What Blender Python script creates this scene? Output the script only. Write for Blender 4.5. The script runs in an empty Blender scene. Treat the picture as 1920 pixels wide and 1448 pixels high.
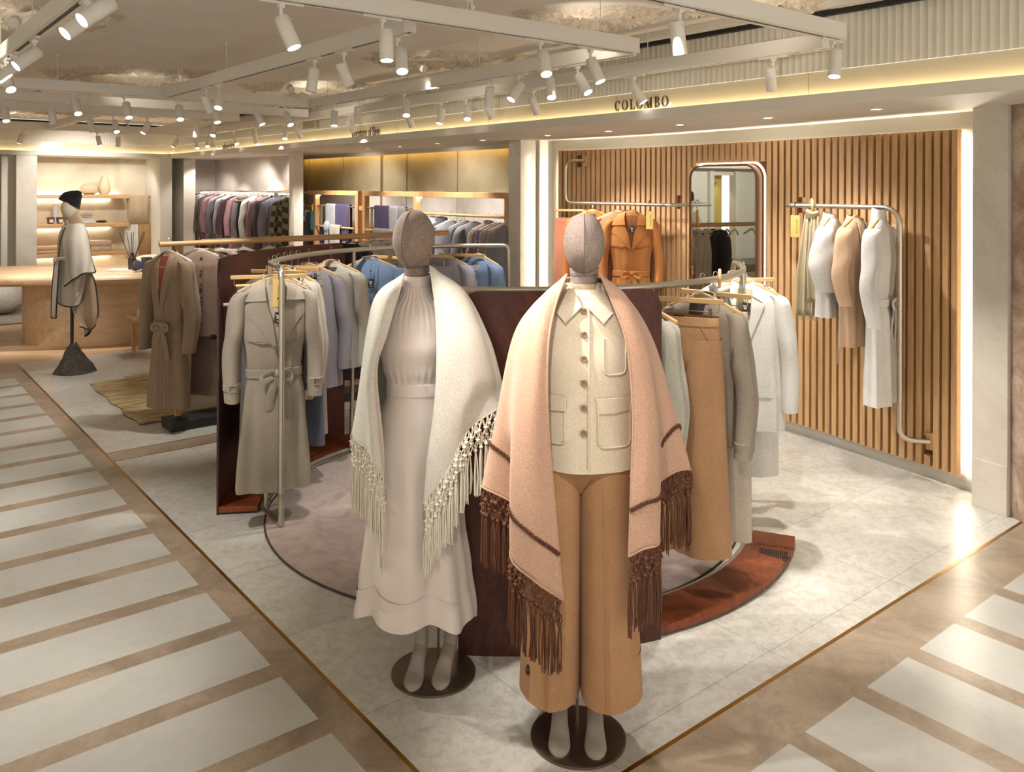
import bpy, math, random
from mathutils import Vector, Matrix
random.seed(7)
sc = bpy.context.scene
COL = sc.collection
# ---------------------------------------------------------------- camera
F, CX, HY, ROLL, H = 1558.07, 936.7, 350.1, 0.003, 1.93
YAW = 0.6697
cs, sn = math.cos(YAW), math.sin(YAW)
cam = bpy.data.cameras.new('camera'); camo = bpy.data.objects.new('camera', cam); COL.objects.link(camo)
cam.sensor_width = 36; cam.lens = F/1920*36
cam.shift_x = (960-CX)/1920; cam.shift_y = -(724-HY)/1920
cam.clip_start = .05; cam.clip_end = 100
camo.matrix_world = Matrix.Translation((0, 0, H)) @ Matrix.Rotation(-YAW, 4, 'Z') @ Matrix.Rotation(math.pi/2, 4, 'X') @ Matrix.Rotation(ROLL, 4, 'Z')
sc.camera = camo
# ---------------------------------------------------------------- colour management, world
sc.view_settings.view_transform = 'Standard'; sc.view_settings.look = 'None'
sc.view_settings.gamma = 1; sc.view_settings.use_curve_mapping = False
sc.view_settings.exposure = 0.0
w = bpy.data.worlds.new('surroundings'); sc.world = w; w.use_nodes = True
w.node_tree.nodes['Background'].inputs[0].default_value = (1.0, .955, .89, 1)
w.node_tree.nodes['Background'].inputs[1].default_value = 1.75
sc.cycles.max_bounces = 6; sc.cycles.diffuse_bounces = 3; sc.cycles.glossy_bounces = 3
sc.cycles.sample_clamp_indirect = 4.0
sc.cycles.use_denoising = True

def ray(px, py):
    X = px-CX; Y = py-HY
    return (X+ROLL*Y)/F, (Y-ROLL*X)/F
def cw(X, Y, z):                      # camera-aligned ground axes to room axes
    return Vector((X*cs+Y*sn, -X*sn+Y*cs, z))
def PZ(px, py, z=0.0):
    x, y = ray(px, py); d = (H-z)/y; return cw(x*d, d, z)
def PY(px, py, d):
    x, y = ray(px, py); return cw(x*d, d, H-y*d)
def PB(px, py, b):
    x, y = ray(px, py); d = b/(x*cs+sn); return cw(x*d, d, H-y*d)
def PA(px, py, a):
    x, y = ray(px, py); d = a/(-x*sn+cs); return cw(x*d, d, H-y*d)

# ---------------------------------------------------------------- lights of the place, and lamps added for fill
def spot(loc, tgt, W, ang=36, blend=.6, r=.03, col=(1, .90, .78)):
    l = bpy.data.lights.new('spot_beam', 'SPOT'); l.energy = W; l.spot_size = math.radians(ang)
    l.spot_blend = blend; l.shadow_soft_size = r; l.color = col
    o = bpy.data.objects.new('spot_beam', l); COL.objects.link(o); o.location = loc
    o.rotation_euler = (Vector(tgt)-Vector(loc)).to_track_quat('-Z', 'Y').to_euler()
    return o
def arealight(loc, tgt, W, sx, sy, col=(1, .9, .78), up=None):
    l = bpy.data.lights.new('panel_beam', 'AREA'); l.energy = W; l.shape = 'RECTANGLE'; l.size = sx; l.size_y = sy; l.color = col
    o = bpy.data.objects.new('panel_beam', l); COL.objects.link(o); o.location = loc
    o.rotation_euler = (Vector(tgt)-Vector(loc)).to_track_quat('-Z', 'Y').to_euler()
    return o
LW = (1, .91, .80)
for (s, t, W, an) in [
    # centre display and the two mannequins
    ((.95, 2.42, 2.6), (1.95, 2.3, 1.2), 62, 34), ((.85, 4.0, 2.6), (1.85, 2.75, 1.1), 60, 34),
    ((1.6, 3.45, 2.6), (2.1, 2.1, .9), 40, 40), ((2.35, 4.3, 2.6), (2.2, 4.9, 1.0), 55, 46),
    ((2.35, 5.2, 2.6), (3.0, 5.6, 1.0), 50, 46), ((3.81, 4.2, 2.6), (3.4, 2.9, .9), 60, 46),
    ((3.2, 3.45, 2.6), (3.2, 4.1, 0), 60, 60), ((3.4, 2.42, 2.6), (3.9, 2.9, .8), 55, 50),
    ((3.81, 3.6, 2.6), (4.6, 3.1, 0), 60, 60), ((3.81, 5.0, 2.6), (4.6, 4.6, 0), 50, 60),
    ((2.9, 2.42, 2.6), (3.3, 1.2, 0), 55, 70), ((1.5, 2.42, 2.6), (2.6, 1.5, 0), 55, 60),
    ((.83, 3.2, 2.6), (-.2, 3.2, 0), 50, 66), ((.83, 4.6, 2.6), (.6, 4.6, 0), 60, 70),
    ((.83, 5.8, 2.6), (-.1, 6.2, 0), 55, 66), ((2.35, 6.4, 2.6), (2.2, 6.7, 1), 50, 50),
    ((1.2, 7.94, 2.6), (.6, 8.4, 0), 60, 70), ((2.3, 7.94, 2.6), (1.9, 9.4, 1.2), 40, 36),
    ((2.9, 9.09, 2.6), (2.0, 9.4, .8), 30, 46), ((2.35, 10.6, 2.6), (2.4, 11.5, .9), 110, 80), ((3.0, 13.62, 2.6), (3.2, 16.0, 1.4), 90, 80), ((1.0, 13.5, 2.6), (1.0, 13.9, .2), 60, 70),
    ((1.5, 10.2, 2.6), (1.0, 12.0, .5), 60, 70), ((3.3, 10.2, 2.6), (4.2, 10.5, 0), 55, 66),
    # downlights and track lamps over the wall bays, plus added fill lamps
    ((4.95, 3.2, 2.40), (5.35, 3.1, 1.2), 32, 80), ((4.95, 4.4, 2.40), (5.5, 4.3, 1.2), 24, 80),
    ((4.95, 5.5, 2.40), (5.55, 5.4, 1.2), 32, 80), ((5.1, 7.6, 2.40), (5.75, 7.7, 1.0), 32, 84),
    ((5.1, 9.0, 2.40), (5.75, 9.1, 1.0), 32, 84), ((5.1, 10.5, 2.40), (5.75, 10.7, 1.0), 32, 84),
    ((5.1, 12.9, 2.40), (5.45, 13.1, 1.0), 32, 84), ((5.0, 14.4, 2.40), (5.4, 14.4, 1.0), 32, 84),
    ((4.3, 8.2, 2.6), (5.6, 8.4, 1.0), 64, 44), ((4.3, 10.4, 2.6), (5.6, 10.8, 1.0), 64, 44), ((4.3, 13.0, 2.6), (5.3, 13.4, 1.2), 64, 44),
    ((3.81, 4.6, 2.6), (5.6, 3.2, 1.2), 96, 40), ((3.81, 6.6, 2.6), (5.6, 5.3, 1.2), 96, 40),
    ((4.3, 2.9, 2.65), (4.6, 1.8, 0), 80, 60),
    ((5.0, 13.2, 2.34), (5.6, 13.6, 1.2), 17, 125), ((5.0, 14.9, 2.34), (5.3, 15.3, 1.0), 14, 125), ((5.2, 8.2, 2.34), (6.1, 8.3, 1.2), 16, 125),  # wide fill lamps added to brighten the left alcove and back wall
    ((5.2, 10.4, 2.34), (6.1, 10.6, 1.2), 16, 125), ((5.2, 12.2, 2.34), (6.1, 12.2, 1.2), 14, 125),  # more added wide fill along the back wall
    ((2.9, 15.45, 2.34), (3.1, 16.2, 1.1), 8, 125), ((3.9, 15.45, 2.34), (4.1, 16.2, 1.1), 8, 125), ((.5, 15.4, 2.34), (.6, 15.9, .8), 8, 125),
    ((-5.2, 2.0, 2.7), (-7.0, 2.2, 1.2), 120, 120), ((-5.2, 4.5, 2.7), (-7.0, 4.8, 1.2), 120, 120), ((-5.2, 7.5, 2.7), (-7.0, 7.5, 1.2), 120, 120),  # unseen lamps added to brighten the opposite wall for the mirror
    ((4.9, 3.9, 2.34), (5.8, 3.8, 1.3), 9, 125), ((4.95, 5.3, 2.34), (5.85, 5.3, 1.3), 9, 125),  # wide fill lamps added in front of the slatted wall
    ((.83, 3.9, 2.6), (1.97, 4.62, 1.0), 55, 26), ((.83, 1.1, 2.6), (2.0, 2.1, 1.2), 34, 38), ((-4.5, 13.0, 2.7), (-4.8, 15.9, 1.4), 90, 90), ((-2.0, 13.0, 2.7), (-2.4, 15.9, 1.4), 70, 100)]:  # added lamps: trench side light, jacket fill, two for the reflected wall
    spot(s, t, W*2.25, an, col=(1, .96, .905))
# ---------------------------------------------------------------- materials
def lin(c):
    return tuple(((v/255)/12.92 if v <= 10.31 else (((v/255)+.055)/1.055)**2.4) for v in c)+(1,)
MATS = {}
def M(name, col=(200, 200, 200), rough=.6, metal=0, kind=None, sc_=1.0, col2=None, bump=.0, bs=200, sheen=0, emit=None, es=1, spec=None, var=.0, alpha=None):
    if name in MATS: return MATS[name]
    m = bpy.data.materials.new(name); m.use_nodes = True; MATS[name] = m
    N = m.node_tree.nodes; L = m.node_tree.links; B = N['Principled BSDF']
    B.inputs['Base Color'].default_value = lin(col); B.inputs['Roughness'].default_value = rough
    B.inputs['Metallic'].default_value = metal
    if spec is not None: B.inputs['Specular IOR Level'].default_value = spec
    if sheen: B.inputs['Sheen Weight'].default_value = sheen; B.inputs['Sheen Roughness'].default_value = .6
    if emit:
        B.inputs['Emission Color'].default_value = lin(emit); B.inputs['Emission Strength'].default_value = es
    if alpha is not None: B.inputs['Alpha'].default_value = alpha
    tc = N.new('ShaderNodeTexCoord')
    def mapp(src, s=(1, 1, 1), r=(0, 0, 0)):
        mp = N.new('ShaderNodeMapping'); mp.inputs['Scale'].default_value = s; mp.inputs['Rotation'].default_value = r
        L.new(tc.outputs[src], mp.inputs['Vector']); return mp.outputs[0]
    def noise(vec, s, det=3, ro=.55, dist=0):
        n = N.new('ShaderNodeTexNoise'); n.inputs['Scale'].default_value = s; n.inputs['Detail'].default_value = det
        n.inputs['Roughness'].default_value = ro; n.inputs['Distortion'].default_value = dist
        L.new(vec, n.inputs['Vector']); return n.outputs['Fac']
    def ramp(fac, stops):
        r = N.new('ShaderNodeValToRGB'); L.new(fac, r.inputs[0]); e = r.color_ramp.elements
        while len(e) < len(stops): e.new(.5)
        for i, (p, c) in enumerate(stops): e[i].position = p; e[i].color = lin(c)
        return r.outputs[0]
    def mix(fac, a, b, mode='MIX'):
        x = N.new('ShaderNodeMix'); x.data_type = 'RGBA'; x.blend_type = mode
        if isinstance(fac, float): x.inputs[0].default_value = fac
        else: L.new(fac, x.inputs[0])
        for i, v in ((6, a), (7, b)):
            if isinstance(v, tuple): x.inputs[i].default_value = lin(v)
            else: L.new(v, x.inputs[i])
        return x.outputs[2]
    def dobump(h, st, dist=.002):
        b = N.new('ShaderNodeBump'); b.inputs['Strength'].default_value = st; b.inputs['Distance'].default_value = dist
        L.new(h, b.inputs['Height']); L.new(b.outputs[0], B.inputs['Normal'])
    c2 = col2 or tuple(max(0, v*.8) for v in col)
    out = None
    if kind == 'wood':
        v = mapp('Object', (14*sc_, 14*sc_, 1.2*sc_)); n = noise(v, 2.2, 6, .65, .6)
        out = ramp(n, [(.3, c2), (.52, col), (.7, tuple(min(255, k*1.06) for k in col))])
    elif kind == 'woodx':
        v = mapp('Object', (1.2*sc_, 14*sc_, 14*sc_)); n = noise(v, 2.2, 6, .65, .6)
        out = ramp(n, [(.3, c2), (.52, col), (.7, tuple(min(255, k*1.06) for k in col))])
    elif kind == 'marble':
        v = mapp('Object'); n1 = noise(v, 1.3*sc_, 8, .65, 1.2); n2 = noise(v, 7*sc_, 9, .75, 1.5)
        a = ramp(n1, [(.32, c2), (.62, col)])
        b = ramp(n2, [(.40, (205, 205, 205)), (.5, (255, 255, 255)), (.6, (225, 225, 225))])
        out = mix(.35 if sc_ > 2 else .16, a, b, 'MULTIPLY')
    elif kind == 'tile':
        v = mapp('Object'); br = N.new('ShaderNodeTexBrick'); L.new(v, br.inputs['Vector'])
        br.offset = 0; br.inputs['Scale'].default_value = 1; br.inputs['Mortar Size'].default_value = .0022
        br.inputs['Brick Width'].default_value = 1.012; br.inputs['Row Height'].default_value = .67; br.inputs['Mortar Smooth'].default_value = .4
        br.inputs['Color1'].default_value = lin(col); br.inputs['Color2'].default_value = lin(tuple(k*.955 for k in col)); br.inputs['Mortar'].default_value = lin(tuple(k*.74 for k in col))
        n1 = noise(v, 2.3, 8, .68, 1.4); a = ramp(n1, [(.3, (226, 224, 218)), (.5, (246, 245, 242)), (.68, (255, 255, 255))])
        n2 = noise(v, 22, 6, .7, .8); b = ramp(n2, [(.38, (232, 229, 223)), (.55, (255, 255, 255))])
        out = mix(.9, mix(.85, br.outputs[0], a, 'MULTIPLY'), b, 'MULTIPLY')
    elif kind == 'plank':
        v = mapp('Object', (1, 1, 1), (0, 0, .75)); br = N.new('ShaderNodeTexBrick'); L.new(v, br.inputs['Vector'])
        br.inputs['Scale'].default_value = 1; br.inputs['Mortar Size'].default_value = .0015
        br.inputs['Brick Width'].default_value = 1.3; br.inputs['Row Height'].default_value = .19
        br.inputs['Color1'].default_value = lin(col); br.inputs['Color2'].default_value = lin(c2); br.inputs['Mortar'].default_value = lin(tuple(k*.7 for k in c2))
        out = br.outputs[0]
    elif kind == 'cloth':       # felted or woven cloth: fine flecks
        v = mapp('Object'); n = noise(v, bs, 2, .6); n2 = noise(v, 4, 2)
        a = ramp(n, [(.35, c2), (.65, col)]); b = ramp(n2, [(.3, (238, 238, 238)), (.7, (255, 255, 255))])
        out = mix(1.0, a, b, 'MULTIPLY')
        if bump: dobump(n, bump, .0015)
    elif kind == 'linen':
        a1 = noise(mapp('UV', (30, 420, 1)), 1, 4); a2 = noise(mapp('UV', (420, 30, 1)), 1, 4)
        s = N.new('ShaderNodeMath'); s.operation = 'ADD'; L.new(a1, s.inputs[0]); L.new(a2, s.inputs[1])
        s2 = N.new('ShaderNodeMath'); s2.operation = 'MULTIPLY'; s2.inputs[1].default_value = .5; L.new(s.outputs[0], s2.inputs[0])
        out = ramp(s2.outputs[0], [(.40, c2), (.6, col)]); dobump(s2.outputs[0], .25, .002)
    elif kind in ('rib', 'knit', 'cable'):
        wv = N.new('ShaderNodeTexWave'); wv.wave_type = 'BANDS'; wv.bands_direction = 'X'; wv.inputs['Scale'].default_value = 25*sc_
        wv.inputs['Distortion'].default_value = {'rib': 0, 'knit': 1.5, 'cable': 6}[kind]; wv.inputs['Detail Scale'].default_value = 3
        L.new(mapp('UV'), wv.inputs['Vector']); n = noise(mapp('Object'), 160, 2, .6)
        a = ramp(wv.outputs['Fac'], [(.0, c2), (.75, col)]); b = ramp(n, [(.3, (222, 222, 222)), (.7, (255, 255, 255))])
        out = mix(1.0, a, b, 'MULTIPLY'); dobump(wv.outputs['Fac'], .55 if kind != 'knit' else .35, .004)
    elif kind in ('check', 'hound'):
        ck = N.new('ShaderNodeTexChecker'); ck.inputs['Scale'].default_value = (60 if kind == 'hound' else 12)*sc_
        L.new(mapp('UV'), ck.inputs['Vector']); ck.inputs[1].default_value = lin(col); ck.inputs[2].default_value = lin(c2); out = ck.outputs[0]
    elif kind == 'blotch':
        n = noise(mapp('Object'), 9*sc_, 5, .7, 1); out = ramp(n, [(.42, c2), (.52, col)])
    elif kind == 'rust':
        v = mapp('Object', (1, 1, .6)); n = noise(v, 3.2, 8, .7, .8); n2 = noise(v, 45, 4, .6)
        a = ramp(n, [(.3, c2), (.62, col)]); b = ramp(n2, [(.35, (215, 205, 200)), (.6, (255, 255, 255))])
        out = mix(.8, a, b, 'MULTIPLY'); r = N.new('ShaderNodeMapRange'); r.inputs[3].default_value = rough-.1; r.inputs[4].default_value = rough+.14
        L.new(n, r.inputs[0]); L.new(r.outputs[0], B.inputs['Roughness'])
    elif kind == 'stucco':
        n = noise(mapp('Object'), 30, 5, .7); out = ramp(n, [(.3, c2), (.6, col)]); dobump(n, .5, .02)
    elif kind == 'pile':
        n = noise(mapp('Object'), 5, 5, .7, 1.5); n2 = noise(mapp('Object'), 300, 2)
        a = ramp(n, [(.32, c2), (.62, col)]); b = ramp(n2, [(.3, (215, 215, 215)), (.7, (255, 255, 255))]); out = mix(1.0, a, b, 'MULTIPLY'); dobump(n2, .5, .004)
    elif kind == 'jute':
        wv = N.new('ShaderNodeTexWave'); wv.inputs['Scale'].default_value = 22; wv.inputs['Distortion'].default_value = 2; L.new(mapp('Object', (1, 1, 1), (0, 0, 0)), wv.inputs['Vector'])
        n = noise(mapp('Object', (1, 5, 1)), 4, 3); a = ramp(n, [(.35, c2), (.6, col)]); b = ramp(wv.outputs['Fac'], [(0, (205, 205, 205)), (.6, (255, 255, 255))]); out = mix(1.0, a, b, 'MULTIPLY'); dobump(wv.outputs['Fac'], .4, .004)
    elif kind == 'brush':
        n = noise(mapp('Object', (2, 2, 200)), 1, 2); out = ramp(n, [(.3, c2), (.7, col)])
    elif var:
        n = noise(mapp('Object'), 3, 3); out = ramp(n, [(.3, tuple(k*(1-var) for k in col)), (.7, col)])
    if out is not None: L.new(out, B.inputs['Base Color'])
    return m

# ---------------------------------------------------------------- mesh builder
def cr(p0, p1, p2, p3, t):
    return .5*((2*p1)+(p2-p0)*t+(2*p0-5*p1+4*p2-p3)*t*t+(3*p1-p0-3*p2+p3)*t**3)
def smooth_path(pts, n=6, closed=False):
    pts = [Vector(p) for p in pts]; out = []; m = len(pts)
    rng = range(m if closed else m-1)
    for i in rng:
        if closed: q = [pts[(i+k) % m] for k in (-1, 0, 1, 2)]
        else: q = [pts[max(0, i-1)], pts[i], pts[i+1], pts[min(m-1, i+2)]]
        for k in range(n): out.append(cr(*q, k/n))
    if not closed: out.append(pts[-1])
    return out
def round_path(pts, r, n=6):
    pts = [Vector(p) for p in pts]; out = [pts[0]]
    for i in range(1, len(pts)-1):
        a, b, c = pts[i-1], pts[i], pts[i+1]; d1 = (a-b); d2 = (c-b)
        rr = min(r, d1.length*.49, d2.length*.49); p = b+d1.normalized()*rr; q = b+d2.normalized()*rr
        for k in range(n+1):
            t = k/n; out.append(p*(1-t)**2+b*2*t*(1-t)+q*t*t)
    out.append(pts[-1]); return out
class MB:
    def __init__(s): s.v = []; s.f = []; s.uv = []; s.m = []
    def add(s, V, Fc, uv=None, m=0):
        o = len(s.v); s.v += [tuple(p) for p in V]
        for f in Fc:
            s.f.append(tuple(i+o for i in f)); s.m.append(m)
            s.uv.append([uv[i] if uv else (0, 0) for i in f])
        return s
    def box(s, c, d, rz=0, m=0, R=None):
        hx, hy, hz = d[0]/2, d[1]/2, d[2]/2; R = R or Matrix.Rotation(rz, 3, 'Z'); c = Vector(c)
        V = [c+R@Vector((x*hx, y*hy, z*hz)) for z in (-1, 1) for y in (-1, 1) for x in (-1, 1)]
        return s.add(V, [(0, 2, 3, 1), (4, 5, 7, 6), (0, 1, 5, 4), (2, 6, 7, 3), (0, 4, 6, 2), (1, 3, 7, 5)], None, m)
    def bb(s, x0, x1, y0, y1, z0, z1, m=0):
        return s.box(((x0+x1)/2, (y0+y1)/2, (z0+z1)/2), (abs(x1-x0), abs(y1-y0), abs(z1-z0)), 0, m)
    def grid(s, P, cu=False, cv=False, m=0, caps=False):
        n = len(P); k = len(P[0]); V = [q for r in P for q in r]; uvs = []
        vv = [0.0]*k
        for i in range(n):
            L = 0.0
            for j in range(k):
                if j: L += (Vector(P[i][j])-Vector(P[i][j-1])).length
                if i: vv[j] += (Vector(P[i][j])-Vector(P[i-1][j])).length
                uvs.append((L, vv[j]))
        # even out the u coordinate so that ribs run straight
        W = max(max(uvs[i*k+k-1][0] for i in range(n)), 1e-6)
        uvs = [(W*(idx % k)/(k-1 if not cv else k), uvs[idx][1]) for idx in range(len(uvs))]
        Fc = []
        for i in range(n if cu else n-1):
            for j in range(k if cv else k-1):
                Fc.append((i*k+j, i*k+(j+1) % k, ((i+1) % n)*k+(j+1) % k, ((i+1) % n)*k+j))
        if caps: Fc += [tuple(range(k))[::-1], tuple((n-1)*k+j for j in range(k))]
        return s.add(V, Fc, uvs, m)
    def tube(s, pts, r, seg=8, closed=False, m=0, flat=None):
        pts = [Vector(p) for p in pts]; n = len(pts); P = []; u = None
        for i in range(n):
            if closed: t = pts[(i+1) % n]-pts[i-1]
            else: t = pts[min(i+1, n-1)]-pts[max(i-1, 0)]
            if t.length < 1e-9: t = Vector((0, 0, 1))
            t.normalize()
            if u is None: u = t.orthogonal().normalized() if flat is None else (Vector(flat)-t*Vector(flat).dot(t)).normalized()
            else:
                u = u-t*u.dot(t)
                u = u.normalized() if u.length > 1e-6 else t.orthogonal().normalized()
            v = t.cross(u); rr = r[i] if isinstance(r, (list, tuple)) and not isinstance(r[0], str) and len(r) == n else r
            ra, rb = rr if isinstance(rr, (tuple, list)) else (rr, rr)
            P.append([pts[i]+u*(ra*math.cos(a))+v*(rb*math.sin(a)) for a in [2*math.pi*q/seg for q in range(seg)]])
        return s.grid(P, closed, True, m, caps=not closed)
    def cyl(s, p0, p1, r0, r1=None, seg=16, m=0):
        return s.tube([p0, p1], [(r0, r0), (r1 if r1 is not None else r0,)*2], seg, m=m)
    def lathe(s, prof, c=(0, 0, 0), seg=32, m=0, sq=(1, 1), rz=0):
        c = Vector(c); P = []
        for r, z in prof:
            r = max(r, 1e-4); P.append([c+Vector((r*sq[0]*math.cos(a), r*sq[1]*math.sin(a), z)) for a in [2*math.pi*q/seg for q in range(seg)]])
        if rz:
            R = Matrix.Rotation(rz, 3, 'Z'); P = [[c+R@(q-c) for q in row] for row in P]
        return s.grid(P, False, True, m)
    def ball(s, c, r, seg=12, rings=8, m=0):
        r = (r, r, r) if not isinstance(r, (tuple, list)) else r; c = Vector(c); P = []
        for i in range(rings+1):
            t = math.pi*i/rings; q = max(math.sin(t), 1e-3)
            P.append([c+Vector((r[0]*q*math.cos(a), r[1]*q*math.sin(a), -r[2]*math.cos(t))) for a in [2*math.pi*k/seg for k in range(seg)]])
        return s.grid(P, False, True, m)
    def poly(s, pts, z0, z1, m=0):          # vertical prism over an outline (x,y)
        n = len(pts); V = [(x, y, z0) for x, y in pts]+[(x, y, z1) for x, y in pts]
        return s.add(V, [tuple(range(n))[::-1], tuple(range(n, 2*n))]+[(i, (i+1) % n, n+(i+1) % n, n+i) for i in range(n)], None, m)
    def build(s, name, mats, parent=None, bevel=0, solid=0, sub=0, loc=None, rz=None, flat=False, off=0):
        me = bpy.data.meshes.new(name); me.from_pydata(s.v, [], s.f); me.validate(clean_customdata=False)
        if not isinstance(mats, (list, tuple)): mats = [mats]
        for x in mats: me.materials.append(x)
        if len(me.polygons) == len(s.f):
            ul = me.uv_layers.new(name='uv'); k = 0; dat = []
            for f in s.uv:
                for q in f: dat += [q[0], q[1]]
            ul.data.foreach_set('uv', dat); me.polygons.foreach_set('material_index', s.m)
        if not flat:
            me.shade_smooth(); me.set_sharp_from_angle(angle=.7)
        me.update()
        o = bpy.data.objects.new(name, me); COL.objects.link(o)
        if parent: o.parent = parent
        if loc: o.location = loc
        if rz: o.rotation_euler = (0, 0, rz)
        if solid:
            q = o.modifiers.new('thickness', 'SOLIDIFY'); q.thickness = solid; q.offset = off
        if bevel:
            q = o.modifiers.new('edge', 'BEVEL'); q.width = bevel; q.segments = 2; q.limit_method = 'ANGLE'
        if sub:
            q = o.modifiers.new('smooth', 'SUBSURF'); q.levels = sub; q.render_levels = sub
        return o
def thing(name, label, cat, loc=(0, 0, 0), rz=0, group=None):
    o = bpy.data.objects.new(name, None); COL.objects.link(o); o.empty_display_size = .1
    o.location = loc; o.rotation_euler = (0, 0, rz); tag(o, label, cat, group); return o
def tag(o, label=None, cat=None, group=None, kind=None):
    if label: o['label'] = label
    if cat: o['category'] = cat
    if group: o['group'] = group
    if kind: o['kind'] = kind
    return o
def struct(o): o['kind'] = 'structure'; return o
def copy_tree(o, parent=None):
    kids = [c for c in bpy.data.objects if c.parent == o] if parent is None and not hasattr(copy_tree, 'k') else [c for c in bpy.data.objects if c.parent == o]
    c = o.copy(); COL.objects.link(c); c.parent = parent
    for k in kids: copy_tree(k, c)
    return c
def rnd(a, b): return random.uniform(a, b)
# ---------------------------------------------------------------- materials of the room
m_tile = M('pale_stone_tile', (212, 208, 200), .32, kind='tile')
m_white_mar = M('white_marble', (196, 194, 186), .28, kind='marble', col2=(186, 183, 174), sc_=.8)
m_brown_mar = M('taupe_marble', (172, 154, 132), .3, kind='marble', col2=(136, 118, 98), sc_=2.2)
m_brass = M('brass', (176, 132, 62), .32, 1)
m_plank = M('warm_parquet', (205, 172, 132), .4, kind='plank', col2=(190, 154, 112))
m_ceil = M('ceiling_plaster', (240, 231, 219), .9, var=.03)
m_paint = M('white_paint', (225, 218, 204), .6)
m_wallw = M('cream_wall', (222, 216, 200), .7)
m_khaki = M('khaki_fabric_wall', (196, 182, 152), .85, kind='cloth', bs=90, col2=(186, 167, 128))
m_mauve = M('pale_wall_panel', (214, 203, 192), .8, kind='cloth', bs=90, col2=(207, 196, 186))
m_marp = M('pillar_marble', (222, 214, 200), .22, kind='marble', col2=(206, 197, 182), sc_=1)
m_marb = M('brown_veined_marble', (200, 180, 160), .22, kind='marble', col2=(140, 104, 84), sc_=3)
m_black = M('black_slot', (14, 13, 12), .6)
m_glassp = M('backed_glass_panel', (214, 202, 172), .12, spec=.6)
m_oak = M('oak', (206, 160, 108), .5, kind='wood', col2=(182, 134, 84))
m_oakx = M('oak_lengthwise', (206, 160, 108), .5, kind='woodx', col2=(182, 134, 84))
m_slat = M('oak_slat', (196, 156, 110), .5, kind='wood', col2=(176, 134, 90))
m_slatback = M('slat_backing', (112, 66, 34), .7)
m_steel = M('brushed_steel', (196, 188, 172), .34, .9)
m_nickel = M('polished_hook_wire', (205, 200, 190), .2, 1)
m_bezel = M('white_lamp_enamel', (232, 226, 214), .4)
m_lens = M('lit_lens', (255, 255, 255), .3, emit=(255, 250, 240), es=14)
m_ledw = M('white_led_strip', (255, 255, 255), .5, emit=(255, 243, 222), es=40)
m_ledy = M('warm_led_strip', (255, 240, 200), .5, emit=(255, 236, 200), es=9)
m_ink = M('dark_lettering', (62, 44, 30), .6)
Z1, Z2 = 2.42, 3.05       # soffit, ceiling
FB, FA = 4.58, 15.25       # faces of the two fascias
# ---------------------------------------------------------------- floor
g = MB()
BL, AR = 1.490, 1.888; b0, a1 = 1.359, 1.6335; Pp = .429; a0 = 9.098; b1 = 4.299
def q(m, x0, x1, y0, y1, z=0.0):
    g.add([(x0, y0, z), (x1, y0, z), (x1, y1, z), (x0, y1, z)], [(0, 1, 2, 3)], None, m)
q(0, BL, 9, AR, 6.22); q(2, BL, 9, 6.22, 6.44); q(0, BL, 9, 6.44, 10.30)
q(2, b0, BL, a1, 10.30); q(2, BL, 9, a1, AR)
q(2, -12, b0, 9.53, 10.30)
n = 0
while a0-n*Pp > -2:
    t = a0-n*Pp; q(1, -12, b0, t-Pp+.0998, t) ; q(2, -12, b0, t, t+.0998); n += 1
q(1, -12, b0, a0+.0998, 9.53)
bt = b1+8*Pp
while bt > b0+Pp:
    q(1, bt-Pp+.0998, bt, -3, a1); q(2, bt, bt+.0998, -3, a1); bt -= Pp
q(1, b0, bt, -3, a1)
q(3, -12, 9, 10.30, 20)
q(2, 2.6, 9, 10.30, 10.42, .0005)
floor = struct(g.build('floor', [m_tile, m_white_mar, m_brown_mar, m_plank]))
for nm, (x0, x1, y0, y1) in {'trim_1': (BL-.008, BL+.008, AR, 10.3), 'trim_2': (BL-.008, 9, AR-.008, AR+.008), 'trim_3': (BL, 6, 6.215, 6.223), 'trim_4': (BL, 6, 6.437, 6.445)}.items():
    struct(MB().bb(x0, x1, y0, y1, -.004, .0012).build(nm, m_brass))
# ---------------------------------------------------------------- ceiling with a shallow coffer band
g = MB(); g.bb(-13, 4.9, -4, 15.6, Z2, Z2+.1)
struct(g.build('ceiling', m_ceil))
g = MB(); g.bb(FB+.05, 8.5, -3, FA+.05, Z1, Z1+.04); g.bb(-13, 8.5, FA+.05, 18.5, Z1, Z1+.04)
struct(g.build('ceiling_soffit', m_paint))
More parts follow.
